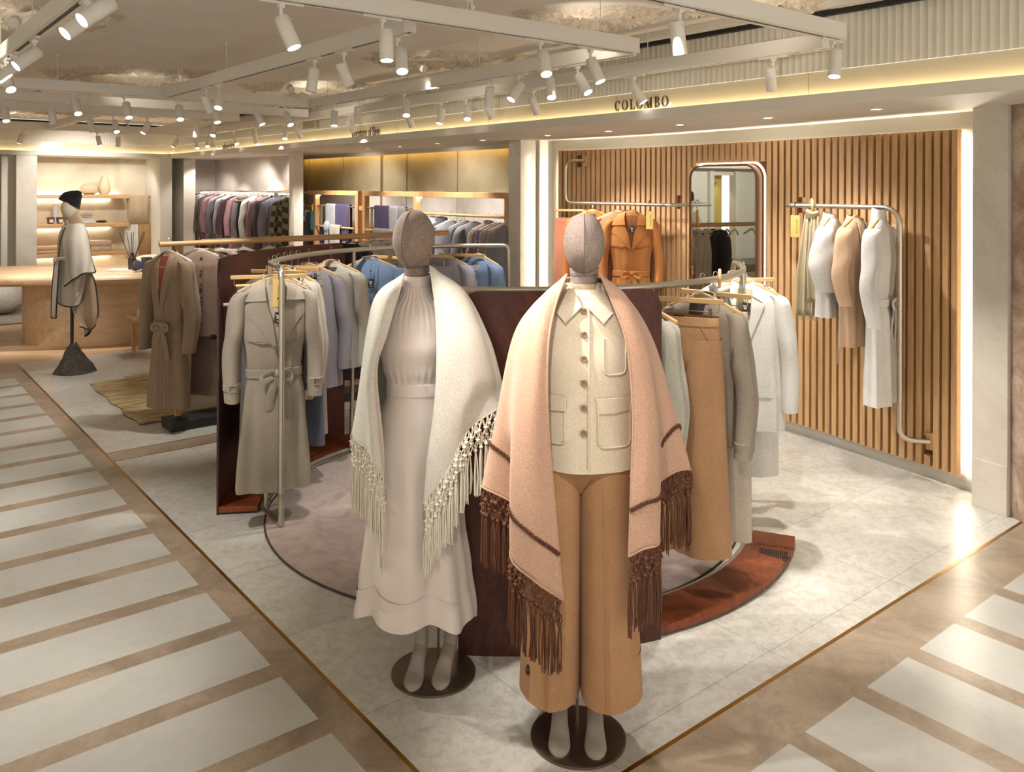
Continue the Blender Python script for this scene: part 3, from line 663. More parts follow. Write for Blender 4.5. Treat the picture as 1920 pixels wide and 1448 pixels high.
# ---------------------------------------------------------------- round centre display
C0 = Vector((3.20, 3.99, 0)); RIN, ROUT, RR = 1.45, 1.69, 1.41
def cp(deg, r, z=0): a = math.radians(deg); return Vector((C0.x+r*math.cos(a), C0.y+r*math.sin(a), z))
m_rust = M('rusted_steel', (150, 78, 42), .42, .35, kind='rust', col2=(84, 40, 26))
m_rustd = M('rusted_steel_dark', (92, 50, 36), .42, .35, kind='rust', col2=(58, 30, 24))
def ringseg(r0, r1, z0, z1, d0, d1, org, n=40):
    P = []
    for k in range(n+1):
        d = d0+(d1-d0)*k/n; P.append([cp(d, r0, z0)-org, cp(d, r1, z0)-org, cp(d, r1, z1)-org, cp(d, r0, z1)-org])
    return MB().grid(P, False, True, caps=True)
def platform(nm, lab, d0, d1, p0, p1, wallm):
    org = cp((d0+d1)/2, RIN+.1); t = thing(nm, lab, 'display stand', tuple(org))
    g = ringseg(RIN+.02, ROUT, .012, .045, d0, d1, org); g.build('base_plate', m_rust, t, bevel=.002)
    g = ringseg(RIN+.03, ROUT-.02, 0, .012, d0+.4, d1-.4, org); g.build('recessed_foot', m_black, t)  # black foot set back under the plate
    # upright curved panel with rounded top corners
    n = 60; zt = 1.50; rc = .085; P = []
    arc = math.radians(p1-p0)*ROUT
    for k in range(n+1):
        q_ = k/n; d = p0+(p1-p0)*q_; e = min(q_, 1-q_)*arc; zz = zt if e > rc else zt-rc+math.sqrt(max(0, rc*rc-(rc-e)**2))
        P.append([cp(d, ROUT+.001, .0)-org, cp(d, ROUT+.013, .0)-org, cp(d, ROUT+.013, zz)-org, cp(d, ROUT+.001, zz)-org])
    MB().grid(P, False, True, caps=True).build('upright_panel', wallm, t)
    return t, org
# front segment: panel behind the mannequins, low plate sweeping to the right
pf, orgf = platform('curved_display_stand', 'rust brown curved steel stand behind the two mannequins, its low plate sweeping right', 225, 300, 225, 254.5, m_rustd)
pb, orgb = platform('curved_display_stand', 'rust brown curved steel stand at the left behind the grey trench coat', 66, 150, 97, 150, m_rustd)
# cut-out lettering and comb motif at the end of the front plate
g = MB(); gl = MB()
m_cut = M('cut_through_dark', (30, 20, 16), .8)
e0, e1 = PZ(1424, 1028, .045), PZ(1478, 1048, .045); e2, e3 = PZ(1422, 1040, .045), PZ(1474, 1060, .045)
for k in range(14):
    p = PZ(1425+k*3.85, 1027.5+k*.6, .046)-orgf; q_ = PZ(1425.5+k*3.75, 1037+k*1.0, .046)-orgf
    d = (q_-p); g.box(((p+q_)/2).to_tuple()[:2]+(.0462,), (d.length, .006, .001), math.atan2(d.y, d.x))
tri = [PZ(x, y, .0465)-orgf for x, y in ((1468, 1045), (1482, 1046.5), (1473, 1052.5), (1468, 1050), (1468, 1045))]
g.tube([(v.x, v.y, .0462) for v in tri], .0022, 4)
g.build('comb_motif', m_cut, pf)
pl0, pl1 = PZ(1421, 1018, .046), PZ(1487, 1028, .046); mid = (pl0+pl1)/2-orgf
o = text('COLOMBO', .034, m_cut, 'cut_out_lettering', pf, (mid.x, mid.y, .0455), (0, 0, math.atan2(pl1.y-pl0.y, pl1.x-pl0.x)+math.pi), sx_=1.0, ext=.0006, space=1.2)
# rug inside the ring
g = MB(); n = 96; rg = 1.395
P = []
for r_, z in ((0.001, .013), (rg*.5, .0135), (rg-.012, .013), (rg, .007), (rg, 0)):
    P.append([(r_*math.cos(a), r_*math.sin(a), z) for a in [2*math.pi*k/n for k in range(n)]])
rug = g.grid(P, False, True, m=0).build('round_rug', M('mauve_pile', (190, 170, 158), .95, kind='pile', col2=(158, 136, 126), sheen=.3), loc=(C0.x-.02, C0.y, 0))
tag(rug, 'round mauve beige pile rug in the middle of the ring display', 'rug')
MB().tube([((rg+.004)*math.cos(a), (rg+.004)*math.sin(a), .005) for a in [2*math.pi*k/n for k in range(n)]], .006, 6, closed=True).build('rug_edging', M('rug_edge', (66, 58, 52), .9), rug)
# curved garment rails
ZR = 1.468; TR = .0165
def rail(lab, da, db, near_tail, far_drop, posts):
    """da..db: arc in degrees"""
    org = cp((da+db)/2, RR); t = thing('curved_garment_rail', lab, 'clothes rail', tuple(org))
    L = lambda p: Vector(p)-org
    n = 40; arc = [cp(da+(db-da)*k/n, RR, ZR) for k in range(n+1)]
    bot = [cp(da+(db-da)*k/n, RIN, .02) for k in range(n+1)]
    a_end = arc[-1]; b_end = bot[-1]; sgn = 1 if db > da else -1
    dn = [cp(db+sgn*4, RR, ZR), cp(db+sgn*4, RR, .02)]
    pre = near_tail      # list of (deg, r) for the loose end drop
    top = [cp(pre[0], pre[1], ZR)]+arc[1:-1]+[cp(db, RR, ZR)]
    path = round_path([cp(pre[0], pre[1], .02), cp(pre[0], pre[1], ZR)]+[cp(da, RR, ZR)], .09)[:-1]+arc+round_path([arc[-1], dn[0], dn[1]], .085)[1:-1]+[dn[1]]
    g = MB(); g.tube([L(p) for p in path], TR, 12)
    base = round_path([cp(pre[0], pre[1], .2), cp(pre[0], pre[1], .018), cp(da, RIN, .018)], .06)+bot[1:]+[cp(db+sgn*4, RR, .02)]
    g.tube([L(p) for p in base], TR, 12); g.build('bent_tube', m_steel, t)
    for d in posts:
        MB().cyl(L(cp(d, RIN-.02, .02)), L(cp(d, RR, ZR)), .015, seg=12).build('post', m_steel, t)
    return t
rail('brushed steel curved clothes rail carrying the grey trench coat and blue knits', 148, 54, (161, 1.33), None, (148, 102))
rail('brushed steel curved clothes rail behind the pink caped mannequin carrying the tan trousers', 225, 318, (217, 1.40), None, (240, 302))
# flat grey shelf arm left of the trench coat
p = PY(418, 572, 4.95); q_ = PY(470, 571, 5.0)
o = MB().cyl((0, 0, 0), tuple(q_-p), .014, seg=12).build('side_arm_tube', m_steel, loc=tuple(p)); tag(o, 'short horizontal steel tube poking out left of the trench coat', 'tube')
# ---------------------------------------------------------------- woven rug, plinth and the wooden rail behind
zr = .012
ja, jb, jc = PZ(165, 722), PZ(265, 798), PZ(300, 706)
g = MB(); nx, ny = 30, 24; P = []
X0, X1, Y0, Y1 = 1.88, 4.3, 7.03, 8.75
for i in range(nx+1):
    P.append([(X0+(X1-X0)*i/nx+.015*math.sin(j*.9), Y0+(Y1-Y0)*j/ny+.01*math.sin(i*.8), .012+.0015*math.sin(i*1.3+j)) for j in range(ny+1)])
jr = g.grid(P).build('woven_jute_rug', M('jute', (214, 190, 146), .95, kind='jute', col2=(160, 132, 92)), solid=.01)
tag(jr, 'golden jute rug with a frayed fringe beside the white plinth', 'rug')
g = MB(); rr_ = random.Random(3)
for k in range(230):
    x = X0+.35+(X1-X0-.35)*k/230; y = Y1-.02
    g.tube([(x, y, .018), (x+rr_.uniform(-.02, .02), y+.03, .03+rr_.uniform(0, .02)), (x+rr_.uniform(-.03, .03), y+.055, .012+rr_.uniform(0, .02))], .0035, 4)
g.build('fringe', M('jute_fringe', (214, 188, 142), .95), jr)
c = PZ(352, 776); pl = thing('display_plinth', 'tall off-white box plinth behind the ribbed robe', 'plinth', (c.x+.33, c.y+.27, .018))
MB().bb(-.32, .6, -.26, .26, 0, .60).build('box_body', M('plinth_cream', (216, 208, 184), .5), pl, bevel=.004)
# neatly folded beige cloth on it
o = MB().ball((0, 0, .02), (.12, .09, .022), 16, 8).build('folded_cloth', M('cloth_tan', (176, 150, 124), .9, kind='cloth'), loc=(c.x+.25, c.y+.2, .618)); tag(o, 'small folded tan cloth lying on the white plinth', 'cloth')
RA = 6.82; RZ2 = 1.465
wr = thing('wooden_garment_rail', 'long straight wooden clothes rail on black base bars behind the rust panel', 'clothes rail', (3.1, RA, 0))
X_ = lambda b: b-3.1
MB().cyl((X_(1.97), 0, RZ2), (X_(4.75), 0, RZ2), .021, seg=16).build('wooden_pole', m_oakx, wr)
MB().cyl((X_(2.3), 0, RZ2+.024), (X_(4.75), 0, RZ2+.024), .006, seg=8).build('steel_insert', m_steel, wr)
for b in (2.13, 4.55):
    MB().box((X_(b), .04, RZ2/2), (.05, .035, RZ2)).build('post', m_oak, wr, bevel=.003)
for b0_, b1_ in ((2.02, 2.9), (3.42, 4.3)):
    MB().bb(X_(b0_), X_(b1_), -.15, .1, 0, .075).build('base_bar', M('black_base', (38, 37, 36), .55), wr, bevel=.002)
# shelf arm with boxes seen left of the ribbed robe
p = PY(262, 590, 9.4)
sh = thing('side_shelf', 'low oak shelf board jutting out left of the ribbed robe', 'shelf', (p.x, p.y, p.z-.05))
MB().bb(-.12, .9, -.2, .2, 0, .035).build('board', m_oakx, sh, bevel=.003)
for sx_ in (-.05, .8): MB().bb(sx_, sx_+.04, .1, .14, -(p.z-.05), 0).build('leg', m_oak, sh)
o = MB().bb(-.09, .09, -.08, .08, 0, .075).build('cream_box', M('cream_card', (226, 220, 200), .6), loc=(p.x+.07, p.y-.02, p.z-.015), bevel=.003); tag(o, 'cream box on the low oak shelf, topped by dark glasses', 'box')
g = MB(); g.tube([(-.06, 0, .01), (0, -.02, .014), (.06, 0, .01)], .006, 6); g.ball((-.03, -.02, .012), (.025, .01, .012)); g.ball((.03, -.02, .012), (.025, .01, .012))
o = g.build('sunglasses', M('dark_olive_frame', (54, 52, 34), .3), loc=(p.x+.07, p.y-.02, p.z+.06)); tag(o, 'dark sunglasses lying on the cream box', 'glasses')
# ---------------------------------------------------------------- clothes: soft body surface shared by every garment
def interp(prof, z):
    if z >= prof[0][0]: return prof[0][1:]
    for i in range(len(prof)-1):
        z0, z1 = prof[i][0], prof[i+1][0]
        if z0 >= z >= z1:
            t = (z0-z)/(z0-z1) if z0 > z1 else 0
            a, b = prof[i], prof[i+1]; pa = prof[max(0, i-1)]; pb = prof[min(len(prof)-1, i+2)]
            out = []
            for k in range(1, len(a)):
                # monotone-ish cubic between control sections
                m0 = (b[k]-pa[k])/2; m1 = (pb[k]-a[k])/2
                if (b[k]-a[k])*m0 < 0: m0 = 0
                if (b[k]-a[k])*m1 < 0: m1 = 0
                h = t*t*(3-2*t); v = a[k]*(1-h)+b[k]*h+.35*(m0*t*(1-t)**2-m1*t*t*(1-t))
                out.append(v)
            return out
    return prof[-1][1:]
class Body:
    def __init__(s, prof, k=7, amp=.012, seed=1, e=2.2, top=None, pinch=None):
        s.p = [tuple(q)+(0,)*(4-len(q)) for q in prof]; s.k = k; s.amp = amp; s.e = e; s.seed = seed
        r = random.Random(seed); s.ph = [r.uniform(0, 6.28) for _ in range(6)]
        s.z0 = s.p[0][0]; s.z1 = s.p[-1][0]; s.top = top if top is not None else s.z0-.12; s.pinch = pinch
    def fold(s, u, z):
        t = max(0, min(1, (s.top-z)/max(.01, s.top-s.z1))); a = s.amp*(.25*min(1, t*6)+.75*t) if t > 0 else 0
        if s.pinch is not None: a *= min(1, .35+abs(z-s.pinch)/.12)
        return a*(math.sin(s.k*u+s.ph[0]+.6*t)+.6*math.sin((s.k*1.7+.3).__floor__()*u+s.ph[1]-t)+.35*math.sin(3*u+s.ph[2]+2*t))
    def pt(s, u, z, off=0):
        w_, d, yo = interp(s.p, z); su, cu = math.sin(u), math.cos(u); f = s.fold(u, z)+off
        x = (w_)*math.copysign(abs(su)**(2/s.e), su)+f*su*.7; y = yo-(d)*math.copysign(abs(cu)**(2/s.e), cu)-f*cu
        return Vector((x, y, z))
    def front(s, x, z, off=.004, back=False):
        w_, d, yo = interp(s.p, z); q_ = min(.999, abs(x)/max(w_, 1e-4)); u = math.copysign(math.asin(q_**(s.e/2)), x)
        if back: u = math.pi-u
        v = s.pt(u, z, off); return Vector((x if q_ < .999 else v.x, v.y, z))
    def mesh(s, g=None, nu=56, nz=34, m=0, z0=None, z1=None, hem=None, close_top=False):
        g = g or MB(); z0 = s.z0 if z0 is None else z0; z1 = s.z1 if z1 is None else z1; P = []
        for i in range(nz+1):
            t = i/nz; row = []
            for j in range(nu):
                u = 2*math.pi*j/nu; z = z0+(z1-z0)*t
                if hem: z += hem(u)*t**3
                p = s.pt(u, max(z, s.z1)); p.z = z; row.append(p)
            P.append(row)
        # inner return at the hem so the shell has an inside edge
        P.append([p+Vector((-.012*math.sin(2*math.pi*j/nu), .012*math.cos(2*math.pi*j/nu), .006)) for j, p in enumerate(P[-1])])
        P.append([p+Vector((0, 0, .10)) for p in P[-1]])
        P = [r[::-1] for r in P]
        g.grid(P, False, True, m); return g
def panel(body, L, R, n=8, off=.006, th=.004, g=None, back=False, lift=0):
    """cloth piece laid on the body between two outlines of (x, z)"""
    def samp(pl, t):
        k = t*(len(pl)-1); i = min(int(k), len(pl)-2); f = k-i
        return pl[i][0]*(1-f)+pl[i+1][0]*f, pl[i][1]*(1-f)+pl[i+1][1]*f
    g = g or MB(); rows = max(2, 3*(len(L)-1)); P = []; Q = []
    for i in range(rows+1):
        a = samp(L, i/rows); b = samp(R, i/rows); r1 = []; r2 = []
        for j in range(n+1):
            t = j/n; x = a[0]*(1-t)+b[0]*t; z = a[1]*(1-t)+b[1]*t
            o_ = off+lift*t*1.0
            r1.append(body.front(x, z, o_+th, back)); r2.append(body.front(x, z, o_, back))
        P.append(r1); Q.append(r2)
    g.grid(P)
    g.grid([Q[0], P[0]]); g.grid([P[-1], Q[-1]]); g.grid([[r[0] for r in P], [r[0] for r in Q]]); g.grid([[r[-1] for r in Q], [r[-1] for r in P]])
    return g
def mir_(pts): return [(-x, z) for x, z in pts]
def sleeve(side, pts, rad, seed=1, cuff=None, seg=18, wr=.004):
    """tapered hanging sleeve; pts for the +x side"""
    r = random.Random(seed); pts = [(side*x, y, z) for x, y, z in pts]; path = smooth_path(pts, 7); n = len(path); P = []
    for i, p in enumerate(path):
        t = i/(n-1); k = t*(len(rad)-1); j = min(int(k), len(rad)-2); f = k-j
        rx = rad[j][0]*(1-f)+rad[j+1][0]*f; ry = rad[j][1]*(1-f)+rad[j+1][1]*f
        row = []
        for q_ in range(seg):
            a = 2*math.pi*q_/seg; w_ = wr*math.sin(5*t*3+2*a+seed)*math.sin(math.pi*min(1, t*1.4))+wr*.7*math.sin(3*a+seed*2)
            row.append(Vector((p.x+(rx+w_)*math.cos(a), p.y+(ry+w_)*math.sin(a), p.z)))
        P.append(row)
    c = path[-1]; P.append([c+(v-c)*.86+Vector((0, 0, .004)) for v in P[-1]]); P.append([v+Vector((0, 0, .06)) for v in P[-1]])
    g = MB().grid(P, False, True); return g, path
m_hang = M('beech_hanger', (222, 184, 128), .45, kind='woodx', col2=(206, 164, 108), sc_=.8)
m_hangw = M('pale_hanger', (226, 208, 190), .5)
m_clip = M('chrome_clip', (190, 188, 182), .25, 1)
m_blk = M('black_plastic', (26, 24, 26), .4)
m_tag = M('dark_swing_tag', (60, 44, 46), .5)
m_tagt = M('tag_print', (214, 210, 206), .6)
ZN = -.105     # neck point under the rail centre
def hanger(loc, rz, label, kind='coat', pale=False, group=None, hook=True, half=.20):
    mt = m_hangw if pale else m_hang
    t = thing('clothes_hanger', label, 'hanger', loc, rz, group)
    if hook:
        g = MB(); R_ = .024; P = [(0, R_*math.sin(a), R_*math.cos(a)-.001) for a in [math.radians(d) for d in range(-100, 140, 20)]]
        P += [(0, .012, -.03), (0, 0, -.045), (0, 0, -.085)]
        g.tube(P, .0016, 6); g.build('hook', m_nickel, t)
    if kind == 'coat':
        P = []
        for i in range(25):
            x = -half+2*half*i/24; q_ = abs(x)/half; z = -.083-.075*q_**1.3; y = .022*q_**2
            th = .017*(1-.45*q_); P.append([(x, y-.007-.005*q_, z-th), (x, y+.007+.005*q_, z-th), (x, y+.007+.003*q_, z+th*.6), (x, y-.007-.003*q_, z+th*.6)])
        MB().grid(P, False, True, caps=True).build('shoulder_bar', mt, t, bevel=.003)
    elif kind == 'clip' or kind == 'bar':
        MB().box((0, 0, -.09), (2*half, .014, .024)).build('cross_bar', mt, t, bevel=.003)
        g = MB(); g.tube(round_path([(-half*.9, 0, -.10), (-half*.9, 0, -.14), (half*.9, 0, -.14), (half*.9, 0, -.10)], .01), .002, 6); g.build('wire_bar', m_nickel, t)
        if kind == 'clip':
            for s_ in (-1, 1):
                g = MB(); g.box((s_*half*.72, -.007, -.15), (.012, .004, .05)); g.box((s_*half*.72, .007, -.15), (.012, .004, .05)); g.cyl((s_*half*.72, -.008, -.14), (s_*half*.72, .008, -.14), .005, seg=8)
                g.build('clip', m_clip, t)
        else:
            MB().cyl((-half*.86, 0, -.14), (half*.86, 0, -.14), .009, seg=10).build('felt_roll', mt, t)
    return t
def tagcard(t, x, y, z, cord=.08, w_=.045, h=.065, tilt=.15):
    g = MB(); g.box((0, 0, 0), (w_, .0015, h)); o = g.build('swing_tag', m_tag, t); o.location = (x, y, z); o.rotation_euler = (0, tilt, 0)
    g = MB(); g.box((-.006, -.0012, .012), (w_*.5, .0006, .006)); g.box((-.004, -.0012, .0), (w_*.3, .0006, .010)); g.box((.002, -.0012, -.018), (w_*.4, .0006, .003))
    g.build('print', m_tagt, o)
    g = MB(); g.tube([(x, y, z+h/2), (x-.004, y, z+h/2+cord*.5), (x, y+.004, z+h/2+cord)], .0011, 5); g.ball((x-.004, y, z+h/2+cord*.5), .005); g.build('tag_cord', m_blk, t)
def stitch(t, pts, r, mat, name='piping'):
    MB().tube(pts, r, 6).build(name, mat, t)
def garment(name, label, cat, loc, rz, mat, L=.75, sh=.205, hem=.24, d=.075, neck='crew', sl=.58, sleeves=True, arm=.05, seed=1,
            k=7, amp=.012, belt=None, buttons=0, bcol=None, pockets=None, mat2=None, lining=None, cuff=False, group=None, res=1.0, collar_mat=None,
            waist=None, elbow=.03, tagz=None, spread=.06, stand=False, hemcurve=None, sleeve_y=0, openv=None, e=2.3):
    t = thing(name, label, cat, loc, rz, group); zb = ZN-.05-L; mat2 = mat2 or mat; lining = lining or M('dark_lining', (70, 62, 58), .8)
    zs = ZN-.035
    ww = waist[0] if waist else None
    prof = [(ZN+.008, .062, .045, .012), (ZN-.006, .085, .052, .010), (zs, sh*.76, .056, .006), (zs-.028, sh*.97, .062, .002), (zs-.07, sh*1.0, d, 0), (zs-.22, sh*.98, d*1.15, 0)]
    if belt is not None or waist:
        bz = -belt if belt is not None else -waist[1]; bw = ww or sh*.80
        prof = [p for p in prof if p[0] > bz+.1]+[(bz+.10, bw*1.06, d*1.0, 0), (bz, bw, d*.85, 0), (bz-.12, bw*1.14, d*1.05, 0)]
    prof.append((zb, hem, d*1.25, 0))
    B = Body(prof, k, amp, seed, e, pinch=(-belt if belt else None))
    nu = int(64*res); nz = int(34*res)
    B.mesh(None, nu, nz, hem=hemcurve).build('garment_body', mat, t)
    if sleeves:
        r1 = arm; bot = zs-.03-sl
        for s_ in (-1, 1):
            y0 = sleeve_y
            pts = [(sh*.80, 0, zs-.012), (sh*1.0, 0, zs-.06), (sh*1.0+spread*.45, .0+y0*.3, zs-.03-sl*.35), (sh*1.0+spread*.8, elbow*.3+y0*.6, zs-.03-sl*.62), (sh*1.0+spread*.75, -elbow+y0, bot)]
            rad = [(.035, d*.62), (r1*.95, d*.9), (r1, r1*1.35), (r1*.92, r1*1.3), (r1*.78, r1*1.05)]
            g, pth = sleeve(s_, pts, rad, seed+s_, seg=int(18*res)+2); o = g.build('sleeve', mat, t)
            if cuff == 'strap':
                c_ = pth[-4]; MB().lathe([(r1*.86, -.02), (r1*.93, -.018), (r1*.93, .018), (r1*.86, .02)], (c_.x, c_.y, c_.z), 20, sq=(1, 1.3)).build('cuff_strap', mat2, t)
                g = MB(); fl = [(c_.x-s_*.0+dx, c_.y-r1*1.28, c_.z+dz) for dx, dz in ((-.018, -.018), (.018, -.018), (.018, .018), (-.018, .018))]; g.tube(fl+[fl[0]], .004, 6); g.build('buckle', mat2, t)
            elif cuff:
                c_ = pth[-3]; MB().lathe([(r1*.80, -.025), (r1*.87, -.02), (r1*.88, .02), (r1*.80, .025)], (c_.x, c_.y, c_.z), 18, sq=(1, 1.33)).build('cuff', mat2, t)
    zt = ZN+.004
    cm = collar_mat or mat2
    vz = -(openv if openv else .33)
    if neck in ('lapel', 'trench', 'shawl', 'v', 'shirt', 'polo'):
        # opening with the lining showing
        hw = .058 if neck != 'trench' else .072
        if neck in ('lapel', 'trench', 'shawl', 'v'):
            panel(B, [(-hw, ZN-.012), (-hw*.7, (ZN+vz)/2), (-.002, vz)], [(hw, ZN-.012), (hw*.7, (ZN+vz)/2), (.002, vz)], 6, .003, .001).build('lining', lining, t)
    if neck == 'lapel':
        for s_ in (1, -1):
            L_ = [(hw*.9, ZN-.01), (hw*.75, ZN-.07), (hw*.55, (ZN+vz)/2), (.004, vz)]; R_ = [(hw*1.5, ZN-.015), (hw*1.9, ZN-.085), (hw*1.85, ZN-.105), (.012, vz)]
            if s_ < 0: L_, R_ = mir_(R_), mir_(L_)
            panel(B, L_, R_, 7, .006, .008).build('lapel', mat2, t)
            L_ = [(hw*.82, ZN+.0), (hw*.8, ZN-.05)]; R_ = [(hw*1.35, ZN-.012), (hw*1.75, ZN-.082)]
            if s_ < 0: L_, R_ = mir_(R_), mir_(L_)
            panel(B, L_, R_, 6, .016, .006).build('collar', cm, t)
    if neck == 'trench':
        for s_ in (1, -1):
            L_ = [(hw*.8, ZN-.09), (hw*.7, ZN-.12), (hw*.35, (ZN+vz)/2-.02), (.002, vz)]; R_ = [(hw*1.5, ZN-.085), (hw*2.9, ZN-.155), (hw*1.7, (ZN+vz)/2-.035), (.016, vz)]
            if s_ < 0: L_, R_ = mir_(R_), mir_(L_)
            panel(B, L_, R_, 8, .011, .009).build('lapel', mat2, t)
            e1 = [B.front(x*1.0, z, .016) for x, z in (R_ if s_ > 0 else L_)]; stitch(t, e1, .004, mat2)
            L_ = [(hw*.7, ZN+.02), (hw*.85, ZN-.03), (hw*.75, ZN-.095)]; R_ = [(hw*1.3, ZN-.002), (hw*2.3, ZN-.03), (hw*2.95, ZN-.105)]
            if s_ < 0: L_, R_ = mir_(R_), mir_(L_)
            panel(B, L_, R_, 8, .020, .010).build('collar', cm, t)
            e1 = [B.front(x*1.0, z, .024) for x, z in (R_ if s_ > 0 else L_)]; e1.append(B.front((L_ if s_ > 0 else R_)[-1][0], (L_ if s_ > 0 else R_)[-1][1], .024)); stitch(t, e1, .005, mat2)
            # storm flap
            L_ = [(hw*1.0, ZN-.13), (hw*.5, vz*.8), (.012, vz+.02)]; R_ = [(sh*.93, ZN-.12), (sh*.95, vz*.86), (sh*.9, vz+.03)]
            if s_ < 0: L_, R_ = mir_(R_), mir_(L_)
            panel(B, L_, R_, 10, .004, .007).build('storm_flap', mat, t)
            stitch(t, [B.front(s_*x, z, .011) for x, z in ((.012, vz+.018), (sh*.5, vz+.018), (sh*.88, vz+.028))], .003, mat2)
            MB().box((s_*sh*.86, 0, zs-.004), (.09, .034, .008), R=Matrix.Rotation(s_*.42, 3, 'Y')).build('epaulette', mat2, t, bevel=.003)
    if neck == 'shawl':
        for s_ in (1, -1):
            L_ = [(hw*.75, ZN+.012), (hw*.7, ZN-.07), (hw*.4, (ZN+vz)/2), (.001, vz)]; R_ = [(hw*1.4, ZN+.0), (hw*1.7, ZN-.07), (hw*1.35, (ZN+vz)/2), (.03, vz)]
            if s_ < 0: L_, R_ = mir_(R_), mir_(L_)
            panel(B, L_, R_, 7, .006, .009).build('collar', cm, t)
    if neck == 'v':
        for s_ in (1, -1):
            L_ = [(hw*.8, ZN+.006), (hw*.62, (ZN+vz)/2), (.0, vz)]; R_ = [(hw*1.1, ZN-.002), (hw*.95, (ZN+vz)/2), (.014, vz-.012)]
            if s_ < 0: L_, R_ = mir_(R_), mir_(L_)
            panel(B, L_, R_, 4, .003, .003).build('neckband', mat2, t)
    if neck in ('shirt', 'polo'):
        for s_ in (1, -1):
            L_ = [(.006, ZN-.02), (.008, ZN-.035), (.02, ZN-.05)]; R_ = [(.075, ZN+.004), (.10, ZN-.025), (.085, ZN-.075)]
            if s_ < 0: L_, R_ = mir_(R_), mir_(L_)
            panel(B, L_, R_, 7, .008, .004).build('collar', cm, t)
    if neck in ('crew', 'turtle', 'hood', 'cowl', 'lapel', 'trench', 'shawl', 'shirt', 'v', 'polo', 'stand'):
        h = {'crew': .012, 'turtle': .075, 'hood': .04, 'cowl': .05, 'stand': .035}.get(neck, .022)
        rr = .064 if neck != 'cowl' else .08
        # hangers poke out through the neck, so the band is an open ring
        g = MB(); P = []
        for r_, z in ((rr*1.12, -.012), (rr*1.02, h*.4), (rr*.92, h), (rr*.84, h-.002), (rr*.86, -.012)):
            P.append([(r_*math.cos(a), .01+r_*.72*math.sin(a), ZN+.002+z+.010*math.sin(a)) for a in [2*math.pi*q_/28 for q_ in range(28)]])
        g.grid(P, False, True).build('neckband' if neck in ('crew', 'turtle', 'cowl', 'stand') else 'back_collar', cm, t)
    if neck == 'hood':
        MB().ball((0, .05, ZN-.045), (.12, .06, .085), 20, 12).build('hood', cm, t)
        MB().tube([(-.09, -.04, ZN-.03), (-.04, -.06, ZN-.085), (.04, -.06, ZN-.085), (.09, -.04, ZN-.03)], [(.03, .022)]*4, 10).build('hood_edge', cm, t)
    if belt is not None:
        P = []
        for dz, o_ in ((.026, .004), (.022, .011), (-.022, .011), (-.026, .004)):
            P.append([B.pt(2*math.pi*j/40, -belt+dz, o_) for j in range(40)])
        MB().grid([r[::-1] for r in P], False, True).build('belt', mat2, t)
        f = B.front(.0, -belt, .02)
        g = MB(); g.ball(f+Vector((.01, 0, 0)), (.03, .018, .024)); g.build('belt_knot', mat2, t)
        for s_, ln, sw in ((1, .26, .055), (-1, .20, -.03)):
            MB().tube([f, f+Vector((sw*.5, -.012, -.06)), f+Vector((sw, -.008, -ln*.6)), f+Vector((sw*1.2, .0, -ln))], [(.006, .014), (.006, .022), (.005, .024), (.003, .022)], 8, flat=(0, 1, 0)).build('belt_tail', mat2, t)
        for s_ in (1, -1):
            P_ = [f, f+Vector((s_*.035, -.02, .014)), f+Vector((s_*.075, -.014, -.004)), f+Vector((s_*.07, -.02, -.035)), f+Vector((s_*.02, -.014, -.012))]
            MB().tube(smooth_path(P_, 4), (.005, .017), 8, flat=(0, 1, 0)).build('belt_bow', mat2, t)
    if buttons:
        bm = M('button_%s' % (bcol or 'dark'), {'dark': (50, 44, 42), 'horn': (120, 92, 66), 'white': (225, 220, 210), 'black': (20, 18, 20), 'gold': (190, 150, 70)}[bcol or 'dark'], .3)
        z0 = vz-.02 if neck in ('lapel', 'trench', 'v', 'shawl') else ZN-.04
        z1_ = (z0-.16) if neck == 'lapel' else zb+.10
        for i in range(buttons):
            z = z0+(z1_-z0)*(i/max(1, buttons-1)); p = B.front(.012, z, .006)
            g = MB(); g.cyl(p, p+Vector((0, -.006, 0)), .0095, .0085, 12); g.build('button', bm, t)
        c0 = [B.front(.028, z0+(z1_-z0)*i/12+.0, .004) for i in range(13)]
        if neck not in ('lapel', 'trench'): stitch(t, c0+[B.front(.028, zb+.01, .004)], .0018, mat2, 'placket_edge')
    if neck in ('lapel', 'trench', 'shawl'):
        stitch(t, [B.front(.02, vz+(zb+.01-vz)*i/14, .002) for i in range(15)], .002, mat2, 'front_edge')
    if pockets:
        for (x, z, w_, h, flap) in pockets:
            panel(B, [(x-w_/2, z+h/2), (x-w_/2, z-h/2)], [(x+w_/2, z+h/2), (x+w_/2, z-h/2)], 6, .004, .004).build('pocket_flap' if flap else 'pocket', mat2, t)
    if tagz: 
        p = B.front(.01, -tagz, .02); tagcard(t, p.x, p.y, p.z, cord=tagz+ZN-.04 if tagz > .2 else .06)
    return t, B
